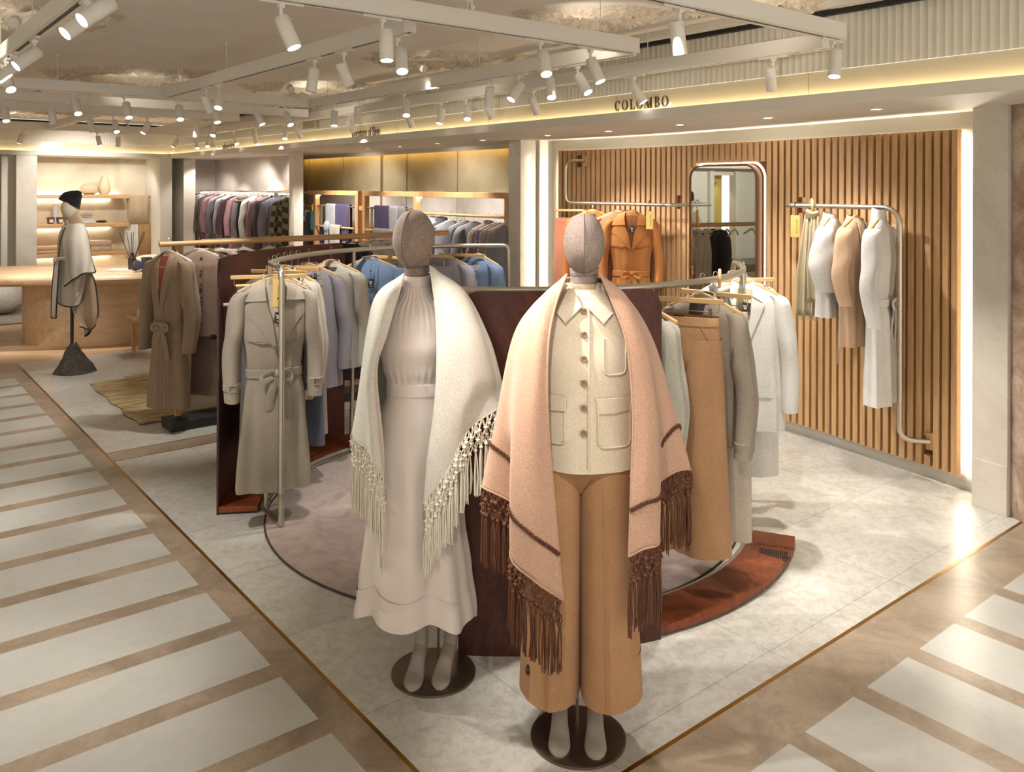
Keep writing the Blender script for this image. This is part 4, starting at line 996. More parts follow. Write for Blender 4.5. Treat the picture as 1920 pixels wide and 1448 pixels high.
def trousers(name, label, cat, loc, rz, mat, L=.98, w_=.19, hem=.11, d=.035, seed=1, skirt=False, group=None, res=1, top=-.165, belt=True, crease=True, label_patch=False):
    t = thing(name, label, cat, loc, rz, group)
    if skirt:
        B = Body([(top, w_, d*.8), (top-.05, w_*1.02, d), (top-L*.4, w_*1.08, d*1.4), (top-L, hem, d*1.9)], 8, .014, seed, 2.3, top=top-.04)
        B.mesh(None, int(56*res), int(26*res)).build('garment_body', mat, t)
    else:
        B = Body([(top, w_, d*.8), (top-.06, w_*1.02, d), (top-.20, w_*1.05, d*1.2), (top-.30, w_*.78, d*.7)], 5, .004, seed, 2.3, top=top-.05)
        B.mesh(None, int(56*res), int(12*res)).build('hip_section', mat, t)
        for s_ in (-1, 1):
            g = MB(); P = []; n = int(24*res); seg = int(28*res)
            for i in range(n+1):
                q_ = i/n; z = top-.10-(L-.10)*q_; cx_ = s_*(w_*.52-.0*q_+(hem-w_*.5)*.5*q_); rw = (w_*.54)*(1-q_)+hem*.98*q_; rd = d*(1.02+.5*q_**.7)
                row = []
                for j in range(seg):
                    u = 2*math.pi*j/seg; su, cu = math.sin(u), math.cos(u); f = .003*math.sin(4*u+seed+3*q_)*q_
                    yy = -rd*math.copysign(abs(cu)**.9, cu)*(1+(.18 if crease and cu > .93 else 0)*min(1, q_*5))
                    row.append((cx_+(rw+f)*su, yy-f*cu, z))
                P.append(row[::-1])
            P.append([(x*.0+cx_+(x-cx_)*.92, y*.85, z+.003) for x, y, z in P[-1]]); P.append([(x, y, z+.08) for x, y, z in P[-1]])
            g.grid(P, False, True).build('trouser_leg', mat, t)
    if belt:
        P = []
        for dz, o_ in ((.002, .001), (.0, .004), (-.038, .004), (-.04, .0)): P.append([B.pt(2*math.pi*j/40, top+dz, o_) for j in range(40)])
        MB().grid([r[::-1] for r in P], False, True).build('waistband', mat, t)
        if not skirt:
            for s_ in (-1, 1): 
                stitch(t, [B.front(s_*x, z, .002) for x, z in ((w_*.62, top-.045), (w_*.85, top-.12), (w_*.93, top-.18))], .0018, mat, 'pocket_edge')
            stitch(t, [B.front(0, top-.04-.02*i, .0015) for i in range(9)], .0016, mat, 'fly_seam')
    if label_patch:
        MB().box((0, d*.8*.6, top-.012), (.05, .002, .018)).build('brand_label', m_tag, t)
    return t
# ---------------------------------------------------------------- cloth colours
def C(n, col=None, kind='cloth', **k):
    if n in MATS: return MATS[n]
    k.setdefault('col2', tuple(v*.86 for v in col)); k.setdefault('bump', .12); k.setdefault('sheen', .06); k.setdefault('bs', 260)
    return M(n, col, .92, kind=kind, **k)
c_trench = C('greige_wool', (172, 160, 144)); c_greym = C('grey_melange', (150, 143, 138), 'knit'); c_taupe = C('taupe_wool', (150, 138, 130))
c_cream = C('cream_knit', (228, 220, 202), 'rib', sc_=2); c_blueg = C('slate_blue_denim', (92, 96, 112)); c_blazer = C('grey_mauve_wool', (146, 140, 146))
c_ivory = C('ivory_knit', (220, 214, 196), 'rib', sc_=2.4); c_blue = C('sky_blue_knit', (138, 166, 206), 'rib', sc_=3); c_pale = C('pale_denim', (186, 190, 200))
c_black = C('black_knit', (30, 28, 32)); c_rust = C('rust_knit', (150, 66, 44)); c_tan = C('tan_flannel', (192, 146, 102)); c_stone = C('stone_knit', (192, 176, 156), 'rib', sc_=3)
c_white = C('white_crepe', (242, 238, 229)); c_oat = C('oatmeal_wool', (206, 192, 172)); c_camel = C('camel_wool', (196, 124, 60)); c_terra = C('terracotta_satin', (196, 116, 78), sheen=.5)
c_robe = C('brown_rib_knit', (176, 148, 120), 'rib', sc_=1.6, col2=(126, 102, 80)); c_cardi = C('taupe_cardigan', (152, 126, 110)); c_choc = C('mushroom_brown', (142, 118, 104))
c_pinky = C('pale_camel_wool', (222, 184, 150)); c_lav = C('lavender_grey', (172, 168, 178)); c_lilacw = C('white_wool', (232, 228, 222)); c_sand = C('sand_linen', (206, 190, 156))
def onarc(deg, tilt=0): p = cp(deg, RR, ZR-.0+TR); a = math.radians(deg); return tuple(p), a+tilt      # local x points outward: shoulders across the rail
def rackpiece(deg, fn, hk, hl, tilt=0, turn=0, **kw):
    loc, a = onarc(deg, tilt); hanger(loc, a+turn, hl, hk, half=kw.pop('hh', .20)); return fn(loc=loc, rz=a+turn, **kw)
# left curved rail, from the loose end backwards.  rz: garment fronts look back towards the lens (clockwise end)
# at 150 deg the outward axis points to the upper left; a front facing the lens needs local -y towards the loose end
BACKW = 0.0
def G(deg, name, label, cat, mat, hl, turn=0.0, hk='coat', loc=None, **kw):
    if loc is None: loc, a = onarc(deg)
    hanger(loc, a+math.pi+turn, hl, hk); t, B = garment(name, label, cat, loc, a+math.pi+turn, mat, **kw); return t, B
def T(deg, name, label, cat, mat, hl, turn=0.0, hk='clip', **kw):
    loc, a = onarc(deg); hanger(loc, a+math.pi+turn, hl, hk, half=.19); return trousers(name, label, cat, loc, a+math.pi+turn, mat, **kw)
# front trench coat: squarely facing the lens on the loose end
loc_t = tuple(cp(155.5, 1.37, ZR+TR)); 
face = lambda p: math.atan2(-p[0], p[1])       # rotation that turns local -y towards the lens
rt = face(loc_t)+.15
hanger((loc_t[0], loc_t[1], loc_t[2]), rt, 'beech hanger inside the grey belted trench coat')
t, B = garment('trench_coat', 'long grey beige belted trench coat with wide lapels at the end of the curved rail', 'coat', loc_t, rt, c_trench, L=1.13, sh=.19, hem=.215, d=.075, neck='trench', sl=.60, arm=.052,
    belt=.62, buttons=0, cuff='strap', seed=4, k=6, amp=.012, openv=.46, tagz=.30, spread=.055, lining=M('oat_lining', (176, 164, 148), .8))
p_ = B.front(.005, -.50, .006); MB().cyl(p_, p_+Vector((0, -.008, 0)), .011, seg=14).build('button', M('button_horn', (120, 92, 66), .3), t)
loc2 = tuple(cp(150, RR, ZR+TR)); rt2 = face(loc2)
hanger(loc2, rt2, 'bar hanger with a felt roll just behind the trench coat', 'bar', half=.215)
# fringed grey scarf folded over the bar hanger
t = thing('fringed_scarf', 'grey fringed scarf folded over the bar hanger behind the trench coat', 'scarf', loc2, rt2)
P = []
for i in range(15):
    q_ = i/14; P.append([(-.10+.24*j/8, -.012-.006*math.sin(j)-.012*math.sin(q_*3), -.135-.95*q_) for j in range(9)])
MB().grid(P).build('woven_cloth', c_taupe, t, solid=.006)
g = MB()
for k_ in range(20): x = -.10+.24*k_/19; g.tube([(x, -.02, -1.08), (x+rnd(-.01, .01), -.02, -1.18)], .003, 4)
g.build('fringe', c_taupe, t)
G(143, 'knit_cardigan', 'long grey ribbed knit cardigan just right of the trench coat', 'cardigan', c_greym, 'hanger carrying the long grey ribbed cardigan', L=1.0, sh=.20, hem=.21, neck='shawl', sl=.6, buttons=0, seed=11, openv=.5, pockets=[(.1, -.75, .12, .14, 0), (-.1, -.75, .12, .14, 0)], turn=-.25)
T(139, 'wool_skirt', 'grey fringed wool skirt on a clip hanger behind the grey cardigan', 'skirt', c_taupe, 'clip hanger holding the grey fringed skirt', skirt=True, L=.62, hem=.22, seed=3, turn=-.2)
G(134, 'knit_cardigan', 'cream knitted cardigan between the grey cardigan and the slate trousers', 'cardigan', c_cream, 'hanger carrying the cream cardigan', L=.74, sh=.195, hem=.2, neck='v', sl=.62, seed=5, turn=-.15)
T(130, 'wide_trousers', 'long slate blue trousers on a clip hanger beside the cream cardigan', 'trousers', c_blueg, 'clip hanger holding the slate blue trousers', L=1.05, hem=.13, seed=6, turn=-.1)
T(126.5, 'wide_trousers', 'mid grey trousers on a clip hanger left of the grey blazer', 'trousers', c_taupe, 'clip hanger holding the mid grey trousers', L=1.0, hem=.12, seed=8, turn=-.1)
G(121, 'wool_blazer', 'grey mauve wool blazer with notched lapels on the curved rail', 'blazer', c_blazer, 'hanger inside the grey mauve blazer', L=.74, sh=.205, hem=.225, neck='lapel', sl=.60, buttons=2, seed=7, openv=.42, tagz=.33, pockets=[(.12, -.66, .11, .03, 1), (-.12, -.66, .11, .03, 1)], turn=.3, lining=c_lav)
G(111, 'knit_cardigan', 'ivory ribbed cardigan right of the grey mauve blazer', 'cardigan', c_ivory, 'hanger inside the ivory ribbed cardigan', L=.66, sh=.20, hem=.2, neck='v', sl=.62, buttons=5, bcol='white', seed=9, openv=.4, turn=.4)
G(96, 'v_neck_sweater', 'sky blue v-neck sweater with a dark swing tag', 'sweater', c_blue, 'hanger inside the blue v-neck sweater', L=.62, sh=.21, hem=.2, neck='v', sl=.6, seed=10, openv=.38, tagz=.26, turn=.95, lining=c_blue)
T(88, 'wide_trousers', 'sky blue knitted trousers clipped beside the blue sweater', 'trousers', c_blue, 'clip hanger holding the blue knitted trousers', L=.95, hem=.12, seed=12, turn=.5)
T(76, 'wide_trousers', 'lavender grey trousers behind the linen head of the white shawled mannequin', 'trousers', c_lav, 'clip hanger holding the lavender grey trousers', L=.95, hem=.12, seed=13, turn=.9)
G(71, 'knit_sweater', 'pale lavender sweater right of the linen head of the white shawled mannequin', 'sweater', c_lav, 'hanger inside the pale lavender sweater', L=.6, neck='crew', seed=14, turn=.8)
T(65, 'denim_jeans', 'pale denim jeans with a dark star on a bar hanger', 'jeans', c_pale, 'clip hanger holding the pale jeans', L=.95, hem=.12, seed=15, turn=1.0)
G(60, 'knit_sweater', 'sky blue crew neck sweater near the bent end of the curved rail', 'sweater', c_blue, 'hanger inside the sky blue crew neck sweater', L=.6, neck='crew', seed=16, turn=.7)
# right curved rail
loc = lambda d: onarc(d)
def G2(deg, name, label, cat, mat, hl, turn=0.0, hk='coat', **kw):
    loc, a = onarc(deg); hanger(loc, a+turn, hl, hk); return garment(name, label, cat, loc, a+turn, mat, **kw)
def T2(deg, name, label, cat, mat, hl, turn=0.0, hk='clip', half=.19, **kw):
    loc, a = onarc(deg); hanger(loc, a+turn, hl, hk, half=half); return trousers(name, label, cat, loc, a+turn, mat, **kw)
T2(267, 'wide_trousers', 'wide tan flannel trousers clipped on the right curved rail', 'trousers', c_tan, 'clip hanger holding the wide tan trousers', turn=.5, half=.22, L=1.10, w_=.20, hem=.14, d=.06, seed=21, label_patch=True)
G2(257, 'knit_sweater', 'off-white ribbed knit sweater half hidden behind the pink cape', 'sweater', c_ivory, 'hanger inside the off-white ribbed sweater', turn=.35, L=.62, sh=.17, hem=.17, neck='crew', sl=.64, seed=22, cuff=True)
G2(275, 'knit_sweater', 'stone coloured fine knit sweater right of the tan trousers', 'sweater', c_stone, 'hanger inside the stone coloured sweater', turn=.05, L=.64, sh=.19, hem=.18, d=.06, neck='v', sl=.66, seed=23, openv=.3, cuff=True)
T2(280, 'wide_trousers', 'long oatmeal trousers under the stone coloured sweater', 'trousers', c_oat, 'clip hanger holding the long oatmeal trousers', turn=.0, L=1.12, hem=.10, w_=.17, seed=24)
G2(303, 'wool_blazer', 'white single breasted blazer with a dark swing tag on the right curved rail', 'blazer', c_white, 'hanger inside the white blazer', turn=.1, L=.74, sh=.20, hem=.225, neck='lapel', sl=.62, buttons=1, bcol='gold', seed=25, openv=.44, tagz=.22, pockets=[(.12, -.68, .12, .055, 1), (-.12, -.68, .12, .055, 1)], lining=C('cream_satin', (226, 216, 180)), arm=.055)
T2(309, 'wide_trousers', 'white straight trousers hanging below the white blazer', 'trousers', c_white, 'clip hanger holding the white trousers', turn=.3, L=1.05, hem=.11, seed=26)
G2(317, 'wool_jacket', 'short oatmeal jacket behind the white blazer', 'jacket', c_oat, 'hanger inside the short oatmeal jacket', turn=.3, L=.6, neck='stand', sl=.55, seed=27)
# knotted white scarf on a wooden ring and the two further rings
def ringscarf(loc, rz, lab, mat, L, knot=.05, w_=.07, seed=1):
    t = thing('knotted_scarf', lab, 'scarf', loc, rz)
    g = MB()
    for k_ in range(5): g.tube(smooth_path([(-knot*.9, -.02+.012*k_, -.05-.012*k_), (0, -.03+.008*k_, -.075-.006*k_), (knot*.9, -.01+.01*k_, -.06-.010*k_)], 5), .014, 8)
    g.ball((0, 0, -.085), (knot*.7, .028, .03), 16, 10); g.build('knot', mat, t)
    P = []; r = random.Random(seed)
    for s_, ln in ((-1, L), (1, L*.86)):
        P = []
        for i in range(17):
            q_ = i/16; ww = .03+(w_-.03)*min(1, q_*1.8)
            P.append([(s_*.02+ww*(j/10-.5)*2*.8+s_*.02*q_, .012*math.sin(j*1.5+seed)*(.4+q_)-s_*.014, -.09-ln*q_) for j in range(11)])
        MB().grid(P).build('scarf_end', mat, t, solid=.006)
    g = MB()
    for k_ in range(22):
        x = -w_+2*w_*k_/21; g.tube([(x*.8-.02, .01, -.09-L), (x*.8-.02+r.uniform(-.006, .006), .01, -.09-L-.035)], .0022, 4)
    g.build('fringe', mat, t)
    h = thing('wooden_ring', 'wooden ring hanger holding the '+lab.split(' on ')[0].split(' hung')[0], 'ring', loc, rz)
    MB().tube([(0, .036*math.cos(a), -.014+.04*math.sin(a)) for a in [2*math.pi*k_/24 for k_ in range(24)]], .008, 8, closed=True).build('ring_loop', m_hang, h)
pt_ = cp(282, RR, ZR+TR); ringscarf(tuple(pt_), math.radians(282)+.4, 'twisted white scarf knotted over the right curved rail', c_lilacw, .3, seed=2)
# ---------------------------------------------------------------- the two mannequins in front
m_lin = M('grey_brown_linen', (158, 140, 128), .85, kind='linen', col2=(120, 104, 94))
m_skin = M('taupe_mannequin_paint', (150, 138, 126), .55)
m_base = M('bronze_base', (128, 114, 98), .3, .85, kind='brush', col2=(112, 98, 84))
class Fig:
    def __init__(s, loc, rz, Y0): s.loc = Vector(loc); s.rz = rz; s.Y0 = Y0; s.R = Matrix.Rotation(-rz, 3, 'Z')
    def K(s, px, py, dy=0.0): return s.R@(PY(px, py, s.Y0+dy)-s.loc)    # photo direction + depth offset -> local point
def headmesh(t, c, rx, ry, rz_, turn, chin=.5, jaw=True):
    """egg shaped linen head with a brow-to-chin seam; -y is the face"""
    g = MB(); P = []; n = 30; seg = 40; R = Matrix.Rotation(turn, 3, 'Z')
    for i in range(n+1):
        v = i/n; a = math.pi*v; z = -math.cos(a); r = math.sin(a); z_ = z
        wx = r**(.76 if z_ < 0 else .92)*(1-.16*max(0, -z_)**1.2); row = []
        for j in range(seg):
            u = 2*math.pi*j/seg; su, cu = math.sin(u), math.cos(u)
            fwd = cu if cu > 0 else cu
            y = -cu*ry*r*(1-.16*max(0, -z_)) - (.014 if cu > 0 else 0)*max(0, cu)**2*math.exp(-((z_+.35)/.4)**2)
            if cu < 0: y += -.02*max(0, -z_)*cu*-1
            ridge = .0035*math.exp(-(min(abs(u), 2*math.pi-u)/.06)**2)
            p = Vector((su*rx*wx, y-ridge*cu, z*rz_)); p.y -= .012*max(0, -z_)
            row.append(Vector(c)+R@p)
        P.append(row)
    g.grid(P, False, True); o = g.build('head', m_lin, t)
    g = MB(); pts = []
    for i in range(2, n-1):
        pts.append(P[i][0]+(R@Vector((0, -.0012, 0))))
    g.tube(pts, .0012, 5); g.build('seam', M('linen_seam', (112, 98, 90), .9), o)
def legs_feet(t, spec, mat):
    for (knee, ank, heel, ball, toe) in spec:
        path = smooth_path([knee, Vector(knee).lerp(Vector(ank), .35)+Vector((0, .012, 0)), Vector(knee).lerp(Vector(ank), .75), ank], 5)
        n = len(path); r = [(.046-.02*(i/(n-1))+.008*math.sin(math.pi*min(1, i/(n-1)*1.6)),)*2 for i in range(n)]
        g = MB(); g.tube(path, r, 18)
        ank, heel, ball, toe = map(Vector, (ank, heel, ball, toe)); d = (toe-heel).normalized(); sd = d.cross(Vector((0, 0, 1))).normalized(); P = []
        for q_, (w_, h) in ((0, (.012, .012)), (.06, (.024, .026)), (.2, (.027, .034)), (.42, (.029, .032)), (.62, (.036, .024)), (.8, (.037, .018)), (.93, (.028, .014)), (1.0, (.010, .008))):
            c = heel.lerp(ball, q_/.62) if q_ < .62 else ball.lerp(toe, (q_-.62)/.38)
            P.append([c+sd*(w_*math.cos(a))+Vector((0, 0, h*math.sin(a)+h*.6)) for a in [2*math.pi*k_/18 for k_ in range(18)]])
        g.grid(smooth_rows(P, 4), False, True, caps=True)
        g.tube(smooth_path([ank+Vector((0, 0, .03)), ank, heel.lerp(ball, .22)+Vector((0, 0, .03)), heel.lerp(ball, .5)+Vector((0, 0, .022))], 5), [(.027, .027)]*15+[(.025, .025)], 16)
        g.build('leg', mat, t)
def smooth_rows(P, n):
    cols = list(zip(*P)); S = [smooth_path(c, n) for c in cols]; return [list(r) for r in zip(*S)]
def sheet(rows, n=5):
    """control net (rows of columns) -> dense smooth net"""
    A = [smooth_path(r, n) for r in rows]; cols = [smooth_path(c, n) for c in zip(*A)]
    return [list(r) for r in zip(*cols)]
def add_folds(P, amp, freq, seed=1, t0=.15):
    nr, nc = len(P), len(P[0]); Q = [list(r) for r in P]
    for i in range(nr):
        t = i/(nr-1)
        for j in range(nc):
            a, b = P[i][max(0, j-1)], P[i][min(nc-1, j+1)]; c, d = P[max(0, i-1)][j], P[min(nr-1, i+1)][j]
            nn = (b-a).cross(d-c); nn = nn.normalized() if nn.length > 1e-9 else Vector((0, 0, 0)); u = j/(nc-1)
            q_ = max(0, t-t0)/(1-t0); f = amp*q_**.8*(math.sin(freq*6.28*u+seed)+.6*math.sin(freq*10.3*u+seed*2+t)+.35*math.sin(freq*17*u-seed))
            Q[i][j] = P[i][j]+nn*f
    return Q
def fringe(t, path, mat, knot_mat, net=.085, ln=.17, step=.021, seed=1, strands=6, r=.0021):
    """knotted net part plus one tassel part per knot"""
    rd = random.Random(seed); L = [0]
    for i in range(1, len(path)): L.append(L[-1]+(path[i]-path[i-1]).length)
    def at(s):
        s = max(0, min(L[-1]-1e-6, s)); i = max(k for k in range(len(L)-1) if L[k] <= s); return path[i].lerp(path[i+1], (s-L[i])/max(1e-9, L[i+1]-L[i]))
    n = max(3, int(L[-1]/step)); g = MB(); A = [at(L[-1]*(i+.5)/n) for i in range(n)]
    j = lambda a=.006: Vector((rd.uniform(-a, a), rd.uniform(-a, a), rd.uniform(-a, a)*.8))
    K1 = [(A[i]+A[min(n-1, i+1)])/2+Vector((0, 0, -net*.36))+j() for i in range(n)]
    K2 = [A[i]+Vector((0, 0, -net*.72))+j() for i in range(n)]
    K3 = [(A[i]*.6+A[min(n-1, i+1)]*.4)+Vector((0, 0, -net*1.05))+j(.004) for i in range(n)]
    def strand(a, b):
        for o in (-1, 1):
            m_ = (a+b)/2+j(.005)+Vector((o*.003, o*.002, 0)); g.tube([a, m_, b], r*1.25, 5)
    for i in range(n):
        strand(A[i], K1[i]); strand(A[i], K1[max(0, i-1)]); strand(K1[i], K2[i]); strand(K1[max(0, i-1)], K2[i]); strand(K2[i], K3[i])
        if i < n-1: strand(K2[i+1], K3[i])
        for k_ in (K1[i], K2[i]): g.ball(k_, (.0078, .0078, .0062), 7, 5); g.tube([k_+Vector((-.008, 0, .002)), k_+Vector((0, -.006, -.003)), k_+Vector((.008, 0, .002))], r*1.3, 5)
    g.build('knotted_net', knot_mat, t)
    for i in range(n):
        g = MB(); g.ball(K3[i], (.008, .008, .008), 8, 6); e = ln*rd.uniform(.9, 1.1)
        for k_ in range(strands):
            dx, dy = rd.uniform(-.008, .008), rd.uniform(-.006, .006)
            g.tube([K3[i]+Vector((dx*.3, dy*.3, 0)), K3[i]+Vector((dx, dy, -.04)), K3[i]+Vector((dx*1.2+rd.uniform(-.003, .003), dy*1.2, -e*.6)), K3[i]+Vector((dx*1.1+rd.uniform(-.004, .004), dy, -e*rd.uniform(.93, 1.04)))], r, 5)
        g.build('tassel', mat, t)
# ================= mannequin in front
c1 = PZ(1084, 1383); rz1 = math.atan2(-c1.x, c1.y)
F1 = Fig(c1, rz1, cw(0, 0, 0).length if False else (c1.x*sn+c1.y*cs))
K = F1.K
mq = thing('mannequin', 'front linen headed mannequin on a bronze disc in the pink cape and tan trousers', 'mannequin', tuple(c1), rz1)
MB().lathe([(.001, .012), (.155, .012), (.166, .009), (.167, 0), (.001, 0)], seg=64).build('base_disc', m_base, mq)
hc = K(1095, 457, .0); headmesh(mq, hc, .073, .098, .107, 0.0)
MB().lathe([(.052, -.07), (.047, -.03), (.048, .02), (.052, .05)], tuple(K(1095, 528, .01)), 28, sq=(1, 1.05)).build('neck', m_lin, mq)
MB().lathe([(.049, -.006), (.050, .0), (.049, .006)], tuple(K(1095, 513, .01)), 28, sq=(1, 1.05)).build('neck_seam', M('linen_seam'), mq)
bx = K(1095, 700).x
lg = []
for px0, px1 in ((1049, 1048), (1116, 1117)):
    a = K(px0, 1300, .02); an = Vector((K(px0, 1330, 0).x, .03, .16)); tx = K(px1, 1420, -.13).x
    lg.append(((a.x, .02, .50), (an.x, .045, .15), (an.x, .075, .085), (tx, -.06, .016), (tx, -.128, .010)))
legs_feet(mq, lg, m_skin)
MB().cyl((bx-.02, .09, .01), (bx-.02, .07, .5), .006, seg=10).build('support_rod', m_steel, mq)
# jacket
m_jack = C('cream_boiled_wool', (234, 218, 192), bs=160, bump=.12, col2=(222, 204, 176)); m_cape = C('rose_camel_wool', (208, 164, 136), sheen=.12); m_tan = C('tan_wool_flannel', (190, 142, 98), bs=300)
m_lea = M('brown_suede_cord', (96, 56, 32), .7); m_but = M('marbled_button', (150, 120, 96), .25)
jk = thing('wool_jacket', 'cream boiled wool jacket with patch pockets under the pink cape', 'jacket', tuple(c1), rz1)
def zz(py, dy=0): return K(1090, py, dy).z
PJ = [(zz(540), .058, .05, .0), (zz(556), .085, .062, .0), (zz(575), .145, .075, .0), (zz(600), .182, .09, 0), (zz(680), .185, .115, .0), (zz(760), .172, .112, 0), (zz(860), .186, .125, 0)]
BJ = Body([(z, w_, d, y) for z, w_, d, y in PJ], 4, .004, 3, 2.2, top=zz(620))
BJx = bx
def offset(body, dx):
    old = body.pt
    def pt(u, z, off=0): v = old(u, z, off); v.x += dx; return v
    body.pt = pt
    def front(x, z, off=.004, back=False):
        w_, d, yo = interp(body.p, z); q_ = min(.999, abs(x)/max(w_, 1e-4)); u = math.copysign(math.asin(q_**(body.e/2)), x)
        v = body.pt(math.pi-u if back else u, z, off); return Vector((x+dx, v.y, z))
    body.front = front
offset(BJ, bx); BJ.mesh(None, 72, 40, hem=lambda u: -.012*max(0, math.cos(u))).build('jacket_body', m_jack, jk)
for s_ in (-1, 1):
    g, _ = sleeve(s_, [(.13, .01, zz(600)), (.168, .01, zz(650)), (.19, .02, zz(740)), (.185, .0, zz(830)), (.18, -.02, zz(880))], [(.045, .055), (.05, .055), (.046, .05), (.042, .045)], 5)
    o = g.build('sleeve', m_jack, jk); o.location.x = bx
# mock neck top
MB().lathe([(.056, -.03), (.054, .0), (.0525, .03), (.050, .028)], (bx, .004, zz(546)), 30, sq=(1, 1.02)).build('mock_neck', C('beige_jersey', (206, 178, 148)), jk)
def jx(px, z=1.2): return (px-1094)/ (F/ (F1.Y0-.11))
for s_ in (1, -1):
    L_ = [(.046, zz(528)), (.034, zz(545)), (.010, zz(566)), (.010, zz(570))]; R_ = [(.066, zz(531)), (.082, zz(552)), (.094, zz(580)), (.066, zz(597))]
    if s_ < 0: L_, R_ = mir_(R_), mir_(L_)
    panel(BJ, L_, R_, 9, .010, .007, lift=.002).build('collar', m_jack, jk)
    ee = [BJ.front(x, z, .019) for x, z in ([(.010, zz(568)), (.066, zz(597)), (.094, zz(580)), (.082, zz(552)), (.066, zz(531))])]
    if s_ < 0: ee = [BJ.front(-x, z, .019) for x, z in ([(.010, zz(568)), (.066, zz(597)), (.094, zz(580)), (.082, zz(552)), (.066, zz(531))])]
    stitch(jk, ee, .0034, m_jack, 'collar_edge')
pk = [BJ.front(.016, zz(570)+(zz(857)-zz(570))*i/24, .004) for i in range(25)]
stitch(jk, pk, .0042, m_jack, 'placket_edge')
for py in (577, 618, 660, 703, 748, 793):
    p = BJ.front(-.001, zz(py), .005); o = MB().lathe([(.001, 0), (.0085, 0), (.0112, -.002), (.0112, -.005), (.009, -.006), (.007, -.0045), (.001, -.0045)], seg=18).build('button', m_but, jk, loc=tuple(p)); o.rotation_euler = (-math.pi/2, 0, 0)
    MB().box((0, 0, -.0045), (.003, .003, .001)).build('thread', m_blk, o)
def outline(pts, r=.0036, off=.007): return [BJ.front(x, z, off) for x, z in pts]
def pocket(x0, x1, z1_, z0_, flap=0, nm='pocket'):
    rr = .018; pts = [(x0, z1_), (x0, (z1_+z0_)/2), (x0, z0_+rr), (x0+rr*.3, z0_+rr*.3), (x0+rr, z0_), ((x0+x1)/2, z0_), (x1-rr, z0_), (x1-rr*.3, z0_+rr*.3), (x1, z0_+rr), (x1, (z1_+z0_)/2), (x1, z1_)]
    o = panel(BJ, [(x0, z1_), (x0, z0_+rr), (x0+rr, z0_)], [(x1, z1_), (x1, z0_+rr), (x1-rr, z0_)], 8, .002, .004).build(nm, m_jack, jk)
    stitch(o, outline(pts), .0034, m_jack, 'welt'); 
    if flap:
        f = panel(BJ, [(x0-.004, z1_+.004), (x0+.0+flap*.004, z1_-.045)], [(x1+.004, z1_+.004), (x1-.0, z1_-.045)], 8, .012, .006).build('pocket_flap', m_jack, jk)
        stitch(f, outline([(x0-.004, z1_+.004), (x0+.004, z1_-.045), ((x0+x1)/2, z1_-.047), (x1, z1_-.045), (x1+.004, z1_+.004)], off=.015), .0032, m_jack, 'welt')
jj = lambda px: (px-1100)/ (F/(F1.Y0-.11))*1.0
pocket(jj(1136), jj(1178), zz(635, -.11), zz(702, -.11))
pocket(jj(1127), jj(1187), zz(748, -.11), zz(838, -.11), 1)
pocket(jj(1016), jj(1064), zz(745, -.11), zz(833, -.11), 1)
# wide trousers
tr = thing('wide_trousers', 'wide pressed tan wool trousers on the front mannequin', 'trousers', tuple(c1), rz1)
BT = Body([(zz(835), .165, .11, 0), (zz(868), .166, .100, 0), (zz(890), .15, .075, 0), (zz(918), .08, .04, 0)], 3, .002, 2, 2.2); offset(BT, bx-.006)
BT.mesh(None, 60, 10).build('hip_section', m_tan, tr)
for s_ in (-1, 1):
    g = MB(); P = []; n = 40; seg = 56; zt, zb_ = zz(862), K(1090, 1325, -.1).z
    for i in range(n+1):
        q_ = i/n; z = zt+(zb_-zt)*q_; rw = .090+(.108-.090)*q_**1.1; cx_ = bx-.010+s_*(.0865+(.1035-.0865)*q_); rd = .108+.012*q_; row = []
        for j in range(seg):
            u = 2*math.pi*j/seg; su, cu = math.sin(u), math.cos(u); cr_ = math.exp(-(min(abs(u), 2*math.pi-u)/.10)**2)
            f = .006*math.sin(3*u+s_+2*q_)*q_
            yy = -rd*math.copysign(abs(cu)**.85, cu)-.009*cr_*min(1, q_*6)
            row.append((cx_+(rw+f)*math.copysign(abs(su)**.9, su), yy-f*cu+.01, z-(.014*max(0, cu)**2)*q_**8))
        P.append(row[::-1])
    c_ = Vector((cx_, 0, zb_)); P.append([tuple(c_+(Vector(v)-c_)*.94+Vector((0, 0, .004))) for v in P[-1]]); P.append([(x, y, z+.15) for x, y, z in P[-1]])
    lgm = g.grid(P, False, True).build('trouser_leg', m_tan, tr)
    # pressed crease
    stitch(lgm, [Vector(P[i][-1 if False else 0])+Vector((0, -.001, 0)) for i in range(3, n+1)], .0013, m_tan, 'crease')
p = K(986, 1271, -.10); o = MB().lathe([(.001, -.006), (.014, -.006), (.019, 0), (.014, .006), (.001, .006)], seg=20, sq=(1, 1)).build('security_tag', m_blk, tr, loc=(p.x+.006, p.y+.05, p.z)); o.rotation_euler = (math.pi/2, 0, 1.25)
